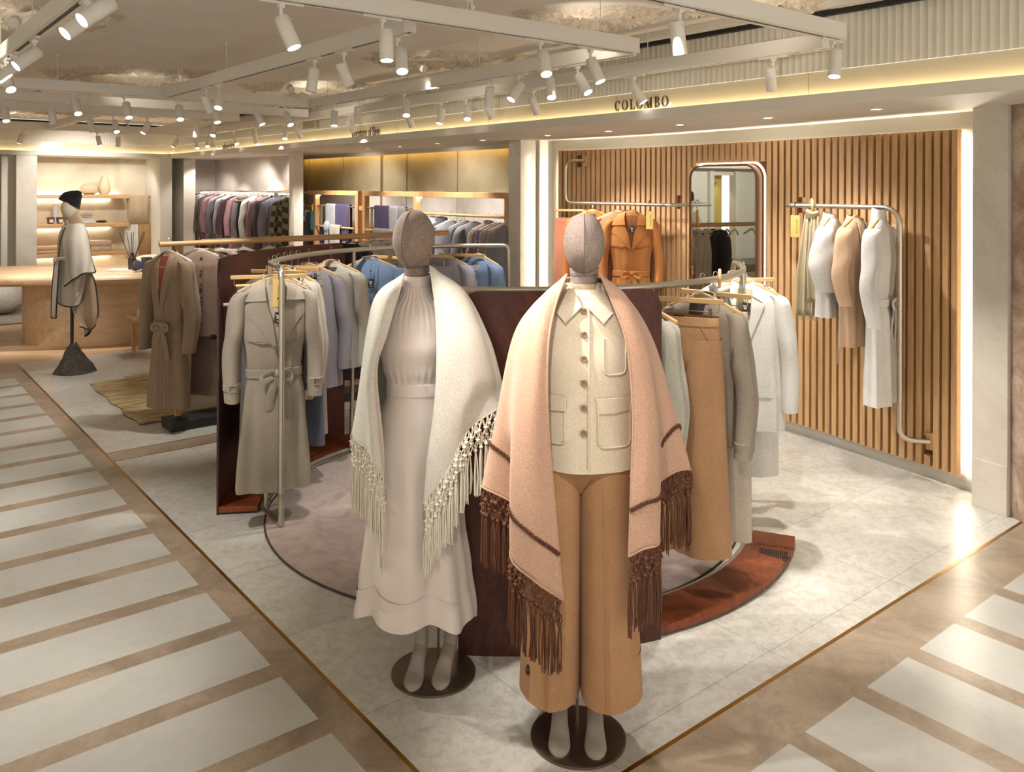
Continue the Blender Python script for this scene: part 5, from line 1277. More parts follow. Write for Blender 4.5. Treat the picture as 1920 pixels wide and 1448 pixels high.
# pink cape
cpx = thing('wool_cape', 'rose camel wool cape with brown braid trim and suede fringe', 'cape', tuple(c1), rz1)
R0 = [(1063, 514, -.065), (1057, 519, -.04), (1053, 523, -.01), (1052, 524, .01), (1053, 524, .03), (1064, 521, .06), (1093, 516, .07), (1123, 521, .06), (1134, 524, .03), (1136, 524, .01), (1135, 522, -.01), (1130, 518, -.04), (1124, 511, -.065)]
R1 = [(1041, 575, -.12), (1026, 564, -.11), (1010, 566, -.07), (1004, 570, -.03), (1003, 572, .01), (1030, 560, .09), (1093, 556, .11), (1160, 560, .09), (1185, 572, .01), (1183, 568, -.03), (1178, 562, -.07), (1164, 562, -.11), (1150, 571, -.12)]
R2 = [(1028, 650, -.165), (1008, 645, -.165), (980, 640, -.12), (970, 640, -.05), (966, 640, .01), (1000, 640, .14), (1093, 640, .17), (1190, 640, .14), (1226, 650, .01), (1222, 650, -.05), (1212, 650, -.12), (1196, 650, -.165), (1176, 650, -.165)]
R3 = [(1027, 778, -.19), (997, 782, -.20), (962, 780, -.16), (955, 790, -.07), (936, 785, .0), (985, 790, .17), (1093, 800, .21), (1205, 790, .17), (1262, 778, .0), (1243, 780, -.07), (1232, 780, -.15), (1214, 780, -.19), (1187, 778, -.18)]
R4 = [(1040, 950, -.19), (996, 945, -.215), (953, 905, -.18), (966, 860, -.07), (919, 855, .0), (975, 880, .18), (1093, 890, .22), (1215, 880, .18), (1278, 835, .0), (1246, 840, -.06), (1237, 895, -.15), (1212, 915, -.20), (1184, 915, -.18)]
R5 = [(1055, 1126, -.18), (1004, 1090, -.21), (951, 1045, -.18), (976, 952, -.06), (906, 912, .0), (975, 950, .18), (1093, 980, .22), (1215, 960, .18), (1289, 882, .0), (1240, 912, -.05), (1235, 1003, -.15), (1210, 1027, -.19), (1180, 1043, -.17)]
rows = [[K(*q_) for q_ in r] for r in (R0, R1, R2, R3, R4, R5)]
S = add_folds(sheet(rows, 8), .011, 3.2, 2)
MB().grid(S).build('cape_cloth', m_cape, cpx, solid=.0045)
NR, NC = len(S), len(S[0])
def edge(j, i0=0, i1=None): return [S[i][j] for i in range(i0, i1 or NR)]
stitch(cpx, edge(0), .0042, m_cape, 'rolled_edge'); stitch(cpx, edge(NC-1), .0042, m_cape, 'rolled_edge'); stitch(cpx, S[-1], .0042, m_cape, 'hem_edge')
# braid: twisted double cord parallel to the hem
def above(j, dist):
    d = 0
    for i in range(NR-1, 0, -1):
        e = (S[i][j]-S[i-1][j]).length
        if d+e > dist: return S[i][j].lerp(S[i-1][j], (dist-d)/e), (S[i][min(NC-1, j+1)]-S[i][max(0, j-1)]).cross(S[i-1][j]-S[i][j]).normalized()
        d += e
    return S[0][j], Vector((0, -1, 0))
def braid(j0, j1, dist):
    base = []; nrm = []
    for j in range(j0, j1+1):
        p, nn = above(j, dist); c = Vector((p.x-bx, p.y, 0)); nn = nn if nn.dot(c) > 0 else -nn; base.append(p+nn*.006); nrm.append(nn)
    den = smooth_path(base, 8); nd = smooth_path(nrm, 8); g = MB()
    L = [0]
    for i in range(1, len(den)): L.append(L[-1]+(den[i]-den[i-1]).length)
    for ph in (0, math.pi):
        pts = []; m_ = int(L[-1]/.0022)
        for k_ in range(m_+1):
            s = L[-1]*k_/m_; i = max(q_ for q_ in range(len(L)-1) if L[q_] <= s+1e-9); f = (s-L[i])/max(1e-9, L[i+1]-L[i]); p = den[i].lerp(den[i+1], f); nn = nd[i]
            tt = (den[i+1]-den[i]).normalized(); bb_ = tt.cross(nn); pts.append(p+bb_*(.0062*math.sin(s*420+ph))+nn*(.002*math.cos(s*840+ph)))
        g.tube(pts, .0024, 5)
    g.build('braid_trim', m_lea, cpx)
braid(0, 17, .155); braid(23, 40, .155); braid(NC-18, NC-1, .155); braid(NC-41, NC-24, .155)
p, nn = above(2, .06); o = MB().box((0, 0, 0), (.014, .003, .017)).build('metal_logo_tag', M('brass_tag', (220, 196, 150), .3, .6), cpx, loc=tuple(K(1041, 1079, -.19)), bevel=.001)
fringe(cpx, [v.copy() for v in S[-1][:int(NC*.36)]], m_lea, m_lea, seed=4); fringe(cpx, [v.copy() for v in S[-1][int(NC*.64):]], m_lea, m_lea, seed=5)
# ================= mannequin behind, white shawl and satin dress
c2 = PZ(813, 1262); rz2 = math.atan2(-c2.x, c2.y)
F2 = Fig(c2, rz2, c2.x*sn+c2.y*cs); K = F2.K
m2 = thing('mannequin', 'rear linen headed mannequin on a bronze disc in the white fringed shawl', 'mannequin', tuple(c2), rz2)
MB().lathe([(.001, .012), (.155, .012), (.166, .009), (.167, 0), (.001, 0)], seg=64).build('base_disc', m_base, m2)
bx2 = K(776, 700).x
headmesh(m2, K(776, 448, 0), .080, .098, .116, -.42)
MB().lathe([(.056, -.08), (.048, -.02), (.049, .03), (.054, .06)], tuple(K(781, 508, .01)), 28, sq=(1, 1.05)).build('neck', m_lin, m2)
MB().lathe([(.050, -.006), (.051, .0), (.050, .006)], tuple(K(781, 499, .01)), 28, sq=(1, 1.05)).build('neck_seam', M('linen_seam'), m2)
lg = []
for pk_, pa_, pt_, dyt in ((791, 790, 771, -.14), (846, 846, 823, -.15)):
    a = K(pk_, 1150, .0); an = K(pa_, 1190, .03); tx = K(pt_, 1290, dyt)
    lg.append(((a.x, .0, .50), (an.x, .03, .165), (an.x+.006, .055, .09), (tx.x+.012, -.065, .016), (tx.x, -.135, .010)))
legs_feet(m2, lg, m_skin)
MB().cyl((bx2+.10, .08, .01), (bx2+.10, .06, .5), .006, seg=10).build('support_rod', m_nickel, m2)
m_sat = M('ivory_satin', (222, 208, 196), .38, sheen=.2, spec=.5); m_shawl = C('white_shawl_wool', (232, 226, 212), sheen=.12)
ds = thing('satin_dress', 'ivory satin halter neck dress with a long flared skirt under the white shawl', 'dress', tuple(c2), rz2)
z2 = lambda py, dy=0: K(776, py, dy).z
PD = [(z2(538), .060, .055, 0), (z2(552), .075, .062, 0), (z2(575), .12, .075, 0), (z2(610), .142, .10, 0), (z2(645), .148, .118, 0), (z2(690), .128, .10, 0), (z2(712), .112, .086, 0), (z2(735), .114, .088, 0), (z2(790), .15, .11, .01), (z2(860), .168, .12, .01), (z2(980), .19, .14, .01), (z2(1080), .215, .165, .01), (z2(1150), .235, .185, .01)]
BD = Body(PD, 6, .018, 9, 2.05, top=z2(830)); offset(BD, bx2+.008)
# gathered bodice folds
of = BD.fold
def bf(u, z):
    v = of(u, z); q_ = max(0, 1-abs(z-z2(575))/.12); uu = math.sin(u)
    if math.cos(u) > 0: v += .0035*q_*math.sin(uu*38)*math.exp(-(uu/.55)**2)
    q2 = max(0, 1-abs(z-z2(700))/.05)
    if math.cos(u) > 0: v += .0022*q2*math.sin(uu*30)
    return v
BD.fold = bf
BD.mesh(None, 160, 90, z0=z2(536), hem=lambda u: .035*math.sin(u+2.4)+.012*math.sin(6*u)).build('dress_body', m_sat, ds)
P = []
for r_, z in ((.055, .0), (.0535, .028), (.0525, .052), (.050, .055), (.049, .03)):
    P.append([(bx2+.008+r_*1.06*math.cos(a), .004+r_*1.05*math.sin(a), z2(540)+z+.006*math.sin(a)) for a in [2*math.pi*k_/36 for k_ in range(36)]])
MB().grid(P, False, True).build('halter_collar', m_sat, ds)
P = []
for dz, o_ in ((.026, .0), (.022, .004), (-.022, .004), (-.026, .0)): P.append([BD.pt(2*math.pi*j/60, z2(724)+dz, o_) for j in range(60)])
MB().grid([r[::-1] for r in P], False, True).build('waistband', m_sat, ds)
sw = thing('fringed_shawl', 'white wool shawl with a knotted ivory fringe over the satin dress', 'shawl', tuple(c2), rz2)
R0 = [(759, 512, -.07), (752, 517, -.045), (746, 521, -.01), (744, 523, .02), (747, 522, .05), (758, 517, .07), (782, 513, .08), (806, 511, .07), (818, 512, .05), (822, 512, .02), (820, 508, -.01), (814, 502, -.045), (806, 498, -.07)]
R1 = [(743, 566, -.125), (731, 553, -.12), (716, 548, -.08), (708, 551, -.03), (707, 555, .02), (730, 552, .09), (782, 545, .11), (838, 545, .09), (870, 549, .02), (868, 545, -.03), (858, 543, -.08), (838, 548, -.12), (817, 580, -.125)]
R2 = [(725, 630, -.16), (715, 622, -.165), (700, 616, -.12), (693, 614, -.05), (690, 616, .02), (715, 620, .13), (782, 620, .15), (860, 620, .13), (912, 632, .02), (904, 628, -.05), (888, 626, -.12), (856, 634, -.165), (821, 668, -.16)]
R3 = [(709, 700, -.165), (699, 705, -.18), (686, 708, -.14), (679, 708, -.06), (677, 710, .02), (710, 720, .16), (782, 720, .18), (870, 720, .16), (931, 700, .02), (922, 702, -.06), (900, 710, -.13), (862, 730, -.17), (815, 775, -.165)]
R4 = [(722, 840, -.17), (706, 810, -.19), (688, 782, -.15), (668, 768, -.07), (670, 765, .02), (710, 770, .17), (782, 780, .19), (870, 760, .17), (938, 735, .02), (926, 740, -.06), (888, 765, -.13), (852, 810, -.18), (804, 860, -.175)]
R5 = [(723, 957, -.17), (715, 884, -.19), (690, 845, -.16), (664, 822, -.08), (661, 808, .02), (710, 820, .17), (782, 840, .19), (870, 800, .17), (945, 752, .02), (932, 764, -.06), (884, 802, -.13), (850, 866, -.18), (797, 940, -.175)]
rows = [[K(*q_) for q_ in r] for r in (R0, R1, R2, R3, R4, R5)]
S = add_folds(sheet(rows, 8), .012, 3.4, 5); NR, NC = len(S), len(S[0])
MB().grid(S).build('shawl_cloth', m_shawl, sw, solid=.0045)
stitch(sw, [S[i][0] for i in range(NR)], .0036, m_shawl, 'rolled_edge'); stitch(sw, [S[i][-1] for i in range(NR)], .0036, m_shawl, 'rolled_edge'); stitch(sw, S[-1], .0036, m_shawl, 'hem_edge')
m_fr = M('ivory_cord', (228, 219, 198), .6)
fringe(sw, [v.copy() for v in S[-1][:int(NC*.36)]], m_fr, m_fr, net=.1, ln=.17, seed=8, step=.023); fringe(sw, [v.copy() for v in S[-1][int(NC*.64):]], m_fr, m_fr, net=.1, ln=.17, seed=9, step=.023)
# ---------------------------------------------------------------- rails on the slatted wall
def hrail(label, pts, r=.0155, rad=.1):
    o = Vector(pts[0]); t = thing('wall_garment_rail', label, 'clothes rail', tuple(o))
    MB().tube([p-o for p in round_path(pts, rad, 8)], r, 14).build('bent_tube', m_steel, t)
    for p in (pts[0], pts[-1]):
        q_ = Vector(p)-o; MB().box(q_+Vector((.03, 0, 0)), (.05, .05, .11)).build('fixing_plate', m_slat, t, bevel=.002)
    return t
RB1, RZ1 = 5.60, 1.775
hrail('bent steel wall rail carrying the camel coat left of the mirror', [(5.83, 6.0, 2.19), (RB1, 6.02, 2.19), (RB1, 6.02, RZ1), (RB1, 4.72, RZ1), (5.93, 4.72, RZ1)])
RB2, RZ3 = 5.44, 1.80
AV2, AS2, AE2 = PB(1687, 600, RB2).y, PB(1466, 384, RB2).y, PB(1745, 832, 5.60).y
hrail('bent steel wall rail carrying white coats, running down to the skirting', [(5.78, AS2+.02, RZ3), (RB2, AS2, RZ3), (RB2, AV2, RZ3), (RB2, AV2, .28), (5.58, AE2, .27)], .0165, .13)
def exclusive(loc, label, rz):
    t = thing('gold_rail_tag', label, 'tag', tuple(loc), rz)
    MB().bb(-.032, .032, -.0012, .0012, -.235, -.075).build('card', M('gold_card', (222, 190, 112), .35, .35), t)
    o = text('EXCLUSIVE', .017, m_ink, 'lettering', t, (.006, -.0016, -.158), (math.pi/2, math.pi/2, 0), ext=.0003, space=1.25)
    g = MB(); g.tube([(0, -.02, -.005), (.0, -.022, .0), (0, 0, .020), (0, .02, .0), (0, .004, -.03), (0, 0, -.08)], .0028, 6); g.tube([(0, -.01, .0), (.016, -.01, -.022), (.022, -.008, -.03)], .0022, 5); g.tube([(0, 0, .01), (.02, -.005, .026)], .0022, 5)
    g.build('black_ribbon', m_blk, t)
vr = -math.pi/2*.78
exclusive(PB(1218, 380, RB1), 'gold tag reading EXCLUSIVE on the wall rail left of the mirror', vr)
exclusive(PB(1491, 384, RB2), 'gold tag reading EXCLUSIVE on the wall rail right of the mirror', vr)
pt_ = cp(156.5, 1.35, 1.50); exclusive((pt_.x-.02, pt_.y-.06, 1.48), 'gold tag reading EXCLUSIVE at the end of the curved rail by the trench coat', -.5)
def W(px, b, z, fn, name, label, cat, mat, hl, rz, hk='coat', pale=False, py=382, **kw):
    y = PB(px, py, b).y; loc = (b, y, z+.017)
    if hl: hanger(loc, rz, hl, hk, pale=pale)
    return fn(name, label, cat, loc, rz, mat, **kw)
W(1078, RB1, RZ1, trousers, 'satin_trousers', 'terracotta trousers clipped at the left end of the slatted wall rail', 'trousers', c_terra, 'clip hanger at the left end of the slatted wall rail', -.9, 'clip', L=1.0, seed=31)
W(1111, RB1, RZ1, garment, 'wool_jacket', 'camel jacket half hidden behind the front linen head', 'jacket', c_camel, 'hanger of the half hidden camel jacket', -.9, neck='shawl', L=.75, seed=32)
W(1159, RB1, RZ1, garment, 'satin_blouse', 'terracotta satin blouse just left of the camel coat', 'blouse', c_terra, 'hanger inside the terracotta blouse', -.95, neck='shirt', L=.72, seed=33, amp=.02, k=9)
W(1183, RB1, RZ1, garment, 'camel_coat', 'camel belted wool coat with wide lapels and a dark swing tag', 'coat', c_camel, 'hanger inside the camel belted coat', -.8, neck='trench', L=1.08, belt=.64, seed=34, openv=.42, tagz=.24, sh=.2, hem=.24, lining=C('dark_camel', (150, 90, 44)))
ys = PB(1522, 384, RB2).y; ringscarf((RB2, ys, RZ3+.02), .05-.9, 'long sand scarf knotted on the slatted wall rail', c_sand, .72, .045, .085, seed=5)
t, B = W(1559, RB2, RZ3, garment, 'wool_poncho_top', 'short white wool top with a wide sleeve on the slatted wall', 'top', c_lilacw, 'hanger inside the short white wool top', .3, neck='stand', L=.62, sl=.42, arm=.065, seed=35, hem=.21, d=.07)
MB().tube([(0, 0, .06), (0, .0, -.14), (0, .006, -.28)], [(.004, .028), (.003, .024), (.002, .004)], 8, flat=(0, 1, 0)).build('belt_end', c_lilacw, t, loc=(-.10, -.07, -.82))
t, B = W(1604, RB2, RZ3, garment, 'open_front_coat', 'pale camel open coat with a whipstitched edge on the slatted wall', 'coat', c_pinky, 'hanger inside the pale camel open coat', .15, neck='shawl', L=.80, sl=.5, seed=36, hem=.19, d=.062, arm=.042, openv=.6, mat2=c_pinky, lining=c_lilacw)
stitch(t, [B.front(.035, -.14-.03*i_, .012) for i_ in range(27)], .004, c_white, 'whip_stitch')
W(1651, RB2, RZ3, garment, 'long_white_coat', 'long white wool coat with a raised collar nearest the rail bend', 'coat', c_lilacw, 'hanger inside the long white coat', .25, neck='turtle', L=1.16, sl=.62, seed=37, hem=.19, d=.07, belt=.64, arm=.045)
# ---------------------------------------------------------------- oak frames against the back wall
fr = thing('oak_frame', 'oak wall frame at the left of the back wall holding grey and purple scarves', 'frame', (5.6, 11.0, 0))
def fbox(t, nm, a0_, a1_, z0, z1, dd=.07, mt=None, ox=0):
    o_ = Vector(t.location); MB().bb(-dd/2+ox, dd/2+ox, a0_-o_.y, a1_-o_.y, z0, z1).build(nm, mt or m_oak, t, bevel=.003)
fbox(fr, 'top_beam', 10.17, 12.9, 1.80, 1.865); fbox(fr, 'post', 10.17, 10.25, 0, 1.80); fbox(fr, 'post', 11.47, 11.54, 0, 1.80); fbox(fr, 'post', 12.83, 12.9, 0, 1.80)
f2 = thing('oak_frame', 'long oak wall frame right of the purple scarf, lit from above', 'frame', (5.6, 8.5, 0))
fbox(f2, 'top_beam', 6.88, 10.05, 1.80, 1.865); fbox(f2, 'post', 9.97, 10.05, 0, 1.80); fbox(f2, 'post', 8.69, 8.76, 0, 1.80); fbox(f2, 'post', 6.88, 6.95, 0, 1.80)
for t_, aa in ((fr, 11.45), (f2, 8.67)):
    o_ = Vector(t_.location); MB().bb(-.02, .02, aa-.03-o_.y, aa-o_.y, 1.785, 1.80).build('lamp_strip', m_ledw, t_)
    spot((5.6, aa-.03, 1.78), (5.6, aa+.02, 1.0), 1.2, 70, 1, .01)
o = MB().bb(-.02, .02, 0, .16, 0, .06).build('link_bar', m_oak, loc=(5.6, 10.03, 1.60)); tag(o, 'short oak bar joining the two wall frames', 'bar')
def pole(label, a0_, a1_, z, r=.016, mt=None, b=5.6):
    o = MB().cyl((0, 0, 0), (0, a1_-a0_, 0), r, seg=12).build('hanging_pole', mt or m_oak, loc=(b, a0_, z)); tag(o, label, 'pole'); return o
pole('oak clothes pole right of the linen head along the back wall', 6.9, 8.69, 1.60)
pole('short oak pole with the crossed grey scarf far left on the back wall', 11.54, 12.83, 1.62)
for (a0_, lab) in ((10.25, 'left'), (8.76, 'right')):
    a1_ = {'left': 11.47, 'right': 9.97}[lab]
    pole('pale upper bar of the %s scarf ladder on the back wall' % lab, a0_, a1_, 1.64, .014, m_steel)
    pole('oak lower bar of the %s scarf ladder on the back wall' % lab, a0_+.02, a1_-.02, 1.34, .014, b=5.57)
    for k_, aa in enumerate((a0_+.2, a1_-.16)):
        t = MB().box((0, 0, 0), (.012, .05, .33)).build('leather_strap', M('olive_leather', (150, 126, 84), .6), loc=(5.58, aa, 1.49)); tag(t, 'olive leather strap at the %s end of the %s scarf ladder' % (('right', 'left')[k_], lab), 'strap')
m_pur = C('deep_purple_wool', (66, 54, 92)); m_lg = C('light_grey_wool', (168, 166, 168)); m_ob = C('oat_beige_wool', (200, 184, 170))
def drape(label, b, a0_, a1_, z, L1, L2, mat, name='folded_scarf'):
    P = []; w_ = a1_-a0_
    prof = [(-.022, -L1), (-.024, -L1*.6), (-.024, -.08), (-.02, .0), (0, .018), (.02, 0), (.024, -.08), (.024, -L2*.6), (.022, -L2)]
    for x, zz_ in smooth_path([(p[0], 0, p[1]) for p in prof], 4) and [(v.x, v.z) for v in smooth_path([(p[0], 0, p[1]) for p in prof], 4)]:
        P.append([(x-.004*math.sin(j*1.1)*min(1, abs(zz_)*4), w_*j/10, zz_) for j in range(11)])
    o = MB().grid(P).build(name, mat, solid=.008, loc=(b, a0_, z)); tag(o, label, 'scarf'); return o
drape('light grey scarf draped over the left ladder beside a purple scarf', 5.6, 10.86, 11.17, 1.655, .34, .3, m_lg)
drape('deep purple scarf draped over the left scarf ladder', 5.6, 10.44, 10.86, 1.655, .5, .5, m_pur)
drape('oat beige scarf folded over the lower bar of the left ladder', 5.57, 10.66, 10.98, 1.355, .5, .4, m_ob)
drape('deep purple scarf draped over the right scarf ladder', 5.6, 9.36, 9.74, 1.655, .33, .3, m_pur)
drape('light grey scarf right of the purple one on the right ladder', 5.6, 9.14, 9.36, 1.655, .4, .3, m_lg)
drape('mid grey scarf nearest the linen head on the right ladder', 5.6, 8.98, 9.13, 1.655, .4, .3, C('mid_grey_wool', (140, 138, 142)))
drape('taupe blanket scarf over the lower bar of the right ladder', 5.57, 9.0, 9.72, 1.355, .55, .4, c_taupe)
t = thing('knotted_scarf', 'pale blue grey scarf knotted on the lower bar of the left ladder', 'scarf', (5.55, 11.06, 1.34))
MB().ball((0, 0, 0), (.05, .075, .09), 14, 10).build('knot', C('pale_blue_grey', (160, 166, 180)), t)
MB().grid([[(-.01+.01*math.sin(j), -.05+.1*j/6, -.05-.5*i/8) for j in range(7)] for i in range(9)]).build('scarf_end', C('pale_blue_grey'), t, solid=.01)
# long garments on the pole of the back wall
def J(px, name, label, mat, hl, rz=0.0, py=402, b=5.6, z=1.60, hk='coat', **kw):
    kw.setdefault('res', .6); kw.setdefault('seed', px)
    return W(px, b, z, garment, name, label, 'garment', mat, hl, rz, hk, pale=True, py=py, **kw)
c_dkg = C('charcoal_melange', (86, 80, 82)); c_lg2 = C('cool_grey_knit', (142, 140, 150), 'rib', sc_=2); c_hound = C('houndstooth_wool', (168, 150, 130), 'hound', col2=(84, 70, 64)); c_plum = C('plum_rib', (98, 78, 90), 'rib', sc_=2.5, col2=(72, 56, 68)); c_plum2 = C('dusty_plum', (122, 100, 112)); c_olive = C('olive_knit', (116, 104, 66))
for (px, nm, lab, mt, kw) in [
    (815, 'knit_scarf_top', 'grey blue knitted piece just right of the linen head on the back wall', c_pale, dict(neck='cowl', L=.5)),
    (829, 'cowl_neck_sweater', 'charcoal cowl neck sweater on the back wall pole', c_dkg, dict(neck='cowl', L=.72)),
    (845, 'sleeveless_knit', 'light grey sleeveless knit on the back wall pole', C('light_grey_rib', (160, 156, 164), 'rib', sc_=2), dict(neck='crew', L=.8, sleeves=False)),
    (871, 'long_cardigan', 'long cool grey cardigan on the back wall pole', c_lg2, dict(neck='v', L=.95)),
    (889, 'jersey_top', 'mid grey top behind the long cool grey cardigan', C('mid_grey_wool'), dict(neck='crew', L=.8)),
    (917, 'houndstooth_jacket', 'beige and brown houndstooth jacket on the back wall pole', c_hound, dict(neck='stand', L=.82)),
    (930, 'ribbed_sweater', 'plum ribbed sweater on the back wall pole', c_plum, dict(neck='crew', L=.86)),
    (937, 'long_knit', 'dusty plum knit behind the plum ribbed sweater', c_plum2, dict(neck='crew', L=.95)),
    (946, 'knit_dress', 'olive knitted dress with a black security disc on the back wall pole', c_olive, dict(neck='crew', L=1.0)),
    (951, 'knit_dress', 'dark grey knit dress nearest the marble pier', C('mid_grey_wool'), dict(neck='crew', L=1.05))]:
    J(px, nm, lab, mt, 'pale hanger holding the '+' '.join(lab.split(' on the ')[0].split(' behind ')[0].split(' nearest')[0].split(' just')[0].split()[:6]), rnd(-.15, .05), **kw)
y_ = PB(575, 389, 5.6).y
hanger((5.6, y_, 1.637), -.6, 'pale hanger holding the crossed grey scarf', pale=True)
t = thing('crossed_scarf', 'grey ribbed scarf crossed over a pale hanger behind the pilaster', 'scarf', (5.6, y_, 1.637), -.6)
for s_ in (-1, 1):
    P = []
    for i in range(17):
        q_ = i/16; x = s_*(.09+.09*math.sin(q_*3.1)-.24*q_**1.6); P.append([(x+s_*(-.035+.07*j/6), -.05-.012*s_*q_-.008*math.sin(j*2), -.06-.75*q_) for j in range(7)])
    MB().grid(P).build('scarf_end', C('grey_rib_scarf', (150, 148, 148), 'rib', sc_=3), t, solid=.012)
garment('dark_knit', 'dark brown knit under the crossed grey scarf', 'sweater', (5.6, y_-.02, 1.637), -.6, C('dark_brown_knit', (70, 60, 58)), L=.85, neck='crew', seed=77, res=.6, sleeves=True, hem=.17, sh=.17)
# ---------------------------------------------------------------- left alcove: steel rail and its coats
RB3, RZ4 = 5.30, 1.835
rl = thing('alcove_garment_rail', 'straight steel rail with a light strip in the far left alcove', 'clothes rail', (RB3, 11.75, RZ4))
MB().cyl((0, 0, 0), (0, 4.0, 0), .014, seg=10).build('steel_tube', m_steel, rl)
MB().bb(-.012, .012, 0, 4.0, -.04, -.03).build('led_strip', M('rail_led', (255, 255, 255), emit=(255, 246, 230), es=6), rl)
for yy in (.02, 2.0, 3.9): MB().bb(0, .32, yy-.01, yy+.01, -.012, .012).build('wall_arm', m_steel, rl)
c_rose = C('dusty_rose_wool', (142, 100, 104)); c_dye = C('tie_dye_silk', (206, 198, 210), 'blotch', col2=(112, 88, 104)); c_brn = C('grey_brown_fur', (104, 92, 84), bs=120, bump=.5); c_cab = C('grey_cable_knit', (112, 108, 114), 'cable', sc_=2); c_lil = C('pale_lilac_wool', (178, 168, 174)); c_gb = C('warm_grey_blazer', (156, 148, 136)); c_lilk = C('lilac_grey_cable_knit', (176, 170, 188), 'cable', sc_=2, col2=(120, 114, 134)); c_rosl = C('light_rose_wool', (166, 128, 134)); c_plaid = C('sage_plaid', (150, 144, 122), 'check', col2=(76, 68, 62)); c_mul = C('mulberry_dark', (92, 66, 72)); c_nv = C('slate_navy', (72, 70, 90))
EL = [(371, 'hooded_jacket', 'charcoal jacket first from the left on the alcove rail', c_dkg, dict(neck='hood', L=.62)),
 (378, 'tie_dye_dress', 'purple and white tie dye dress second on the alcove rail', c_dye, dict(neck='crew', L=.95, arm=.06)),
 (391, 'fur_jacket', 'grey brown fur jacket with a collar on the alcove rail', c_brn, dict(neck='shawl', L=.85)),
 (405, 'rose_jacket', 'dusty rose jacket between the fur jacket and the grey cable sweater', c_rose, dict(neck='stand', L=.8)),
 (418, 'cable_sweater', 'dark grey cable sweater in the middle of the alcove rail', c_cab, dict(neck='crew', L=.85)),
 (432, 'lilac_blazer', 'pale lilac blazer beside the dark grey cable sweater', c_lil, dict(neck='lapel', L=.75)),
 (440, 'dark_dress', 'dark mulberry dress tucked behind the pale lilac blazer', c_mul, dict(neck='crew', L=1.1)),
 (453, 'belted_coat', 'dusty rose belted coat with a fur cap on its shoulder', c_rose, dict(neck='lapel', L=1.05, belt=.62)),
 (466, 'dark_dress', 'black brown dress between the rose coat and the warm grey blazer', c_dkg, dict(neck='crew', L=.95)),
 (481, 'wool_blazer', 'warm grey blazer with a notched lapel on the alcove rail', c_gb, dict(neck='lapel', L=.8)),
 (497, 'rose_jacket', 'light rose jacket right of the warm grey blazer', c_rosl, dict(neck='stand', L=.82)),
 (508, 'slate_dress', 'slate navy dress behind the lilac cable sweater', c_nv, dict(neck='crew', L=1.0)),
 (522, 'cable_sweater', 'lilac grey cable sweater with a high neck at the right of the alcove rail', c_lilk, dict(neck='turtle', L=.8, arm=.07)),
 (541, 'plaid_shirt', 'sage plaid shirt last before the pilaster on the alcove rail', c_plaid, dict(neck='shirt', L=.85))]
for (px, nm, lab, mt, kw) in EL:
    kw.setdefault('res', .55); kw.setdefault('seed', px)
    W(px, RB3, RZ4, garment, nm, lab, 'garment', mt, 'pale hanger holding the '+' '.join(lab.split(' on the ')[0].split(' with ')[0].split(' behind ')[0].split()[:7]), rnd(-.12, .12), pale=True, py=357, arm=kw.pop('arm', .05), **kw)
y_ = PB(470, 357, RB3).y
t = thing('fur_hat', 'grey fur cap with ear flaps on the rose coat', 'hat', (RB3-.16, y_-.06, RZ4-.10))
MB().ball((0, 0, 0), (.10, .09, .075), 18, 12).build('crown', c_brn, t); MB().tube(smooth_path([(.09, -.03, -.02), (.0, -.10, -.05), (-.11, -.05, -.06), (-.12, .03, -.05)], 5), (.02, .035), 8).build('turned_brim', c_brn, t)
def teal(px, py, b, z0, z1, label):
    p = PB(px, py, b); t = thing('teal_rail_tag', label, 'tag', (b, p.y, z1), -.9)
    MB().bb(-.03, .03, -.002, .002, z0-z1, -.02).build('card', M('teal_card', (44, 100, 104), .5), t)
    MB().tube([(0, 0, -.02), (.005, -.01, .03), (-.01, 0, .06), (.01, .01, .09)], .006, 5).build('yellow_ribbon', M('yellow_ribbon', (236, 206, 70), .5), t)
teal(510, 357, RB3-.05, 1.58, 1.80, 'small teal tag with a yellow ribbon on the alcove rail')
teal(586, 389, 5.5, 1.28, 1.58, 'long teal tag with a yellow ribbon left of the first oak post')
# ---------------------------------------------------------------- clothes on the wooden rail
def V(px, name, label, cat, mat, hl, rz=-.4, hk='coat', pale=True, fn=garment, **kw):
    y, x = RA, PA(px, 452, RA).x; loc = (x, RA, RZ2+.026)
    if hl: hanger(loc, rz, hl, hk, pale=pale)
    if name: return fn(name, label, cat, loc, rz, mat, **kw)
V(318, 'ribbed_robe', 'long brown ribbed knit robe tied with a belt on the wooden rail', 'robe', c_robe, 'pale hanger inside the brown ribbed robe', -1.05, L=1.16, sh=.18, hem=.2, neck='shawl', belt=.66, sl=.7, seed=41, openv=.5, arm=.06, lining=c_rust, pockets=[(.09, -.86, .13, .15, 0)], k=4, amp=.02)
V(374, 'buttoned_cardigan', 'taupe round neck cardigan with dark buttons on the wooden rail', 'cardigan', c_cardi, 'pale hanger inside the taupe cardigan', -.3, L=.62, sh=.19, hem=.2, neck='crew', buttons=6, bcol='dark', sl=.62, seed=42, k=6, amp=.014)
p = PA(400, 632, RA-.1); o = MB().lathe([(.001, -.008), (.02, -.006), (.026, 0), (.02, .006), (.001, .008)], seg=18).build('security_disc', m_blk, loc=tuple(PA(400, 632, RA-.12))); o.rotation_euler = (math.pi/2, 0, -.3); tag(o, 'black security disc pinned to the taupe cardigan', 'tag')
V(404, 'wide_trousers', 'long mushroom brown trousers beside the white plinth', 'trousers', c_choc, 'pale clip hanger holding the mushroom trousers', -.9, 'clip', fn=trousers, L=1.0, seed=43)
V(414, 'long_cardigan', 'mushroom brown cardigan at the edge of the rust panel', 'cardigan', c_choc, 'pale hanger holding the mushroom cardigan', -.7, L=1.12, seed=44, neck='v', sl=.7)
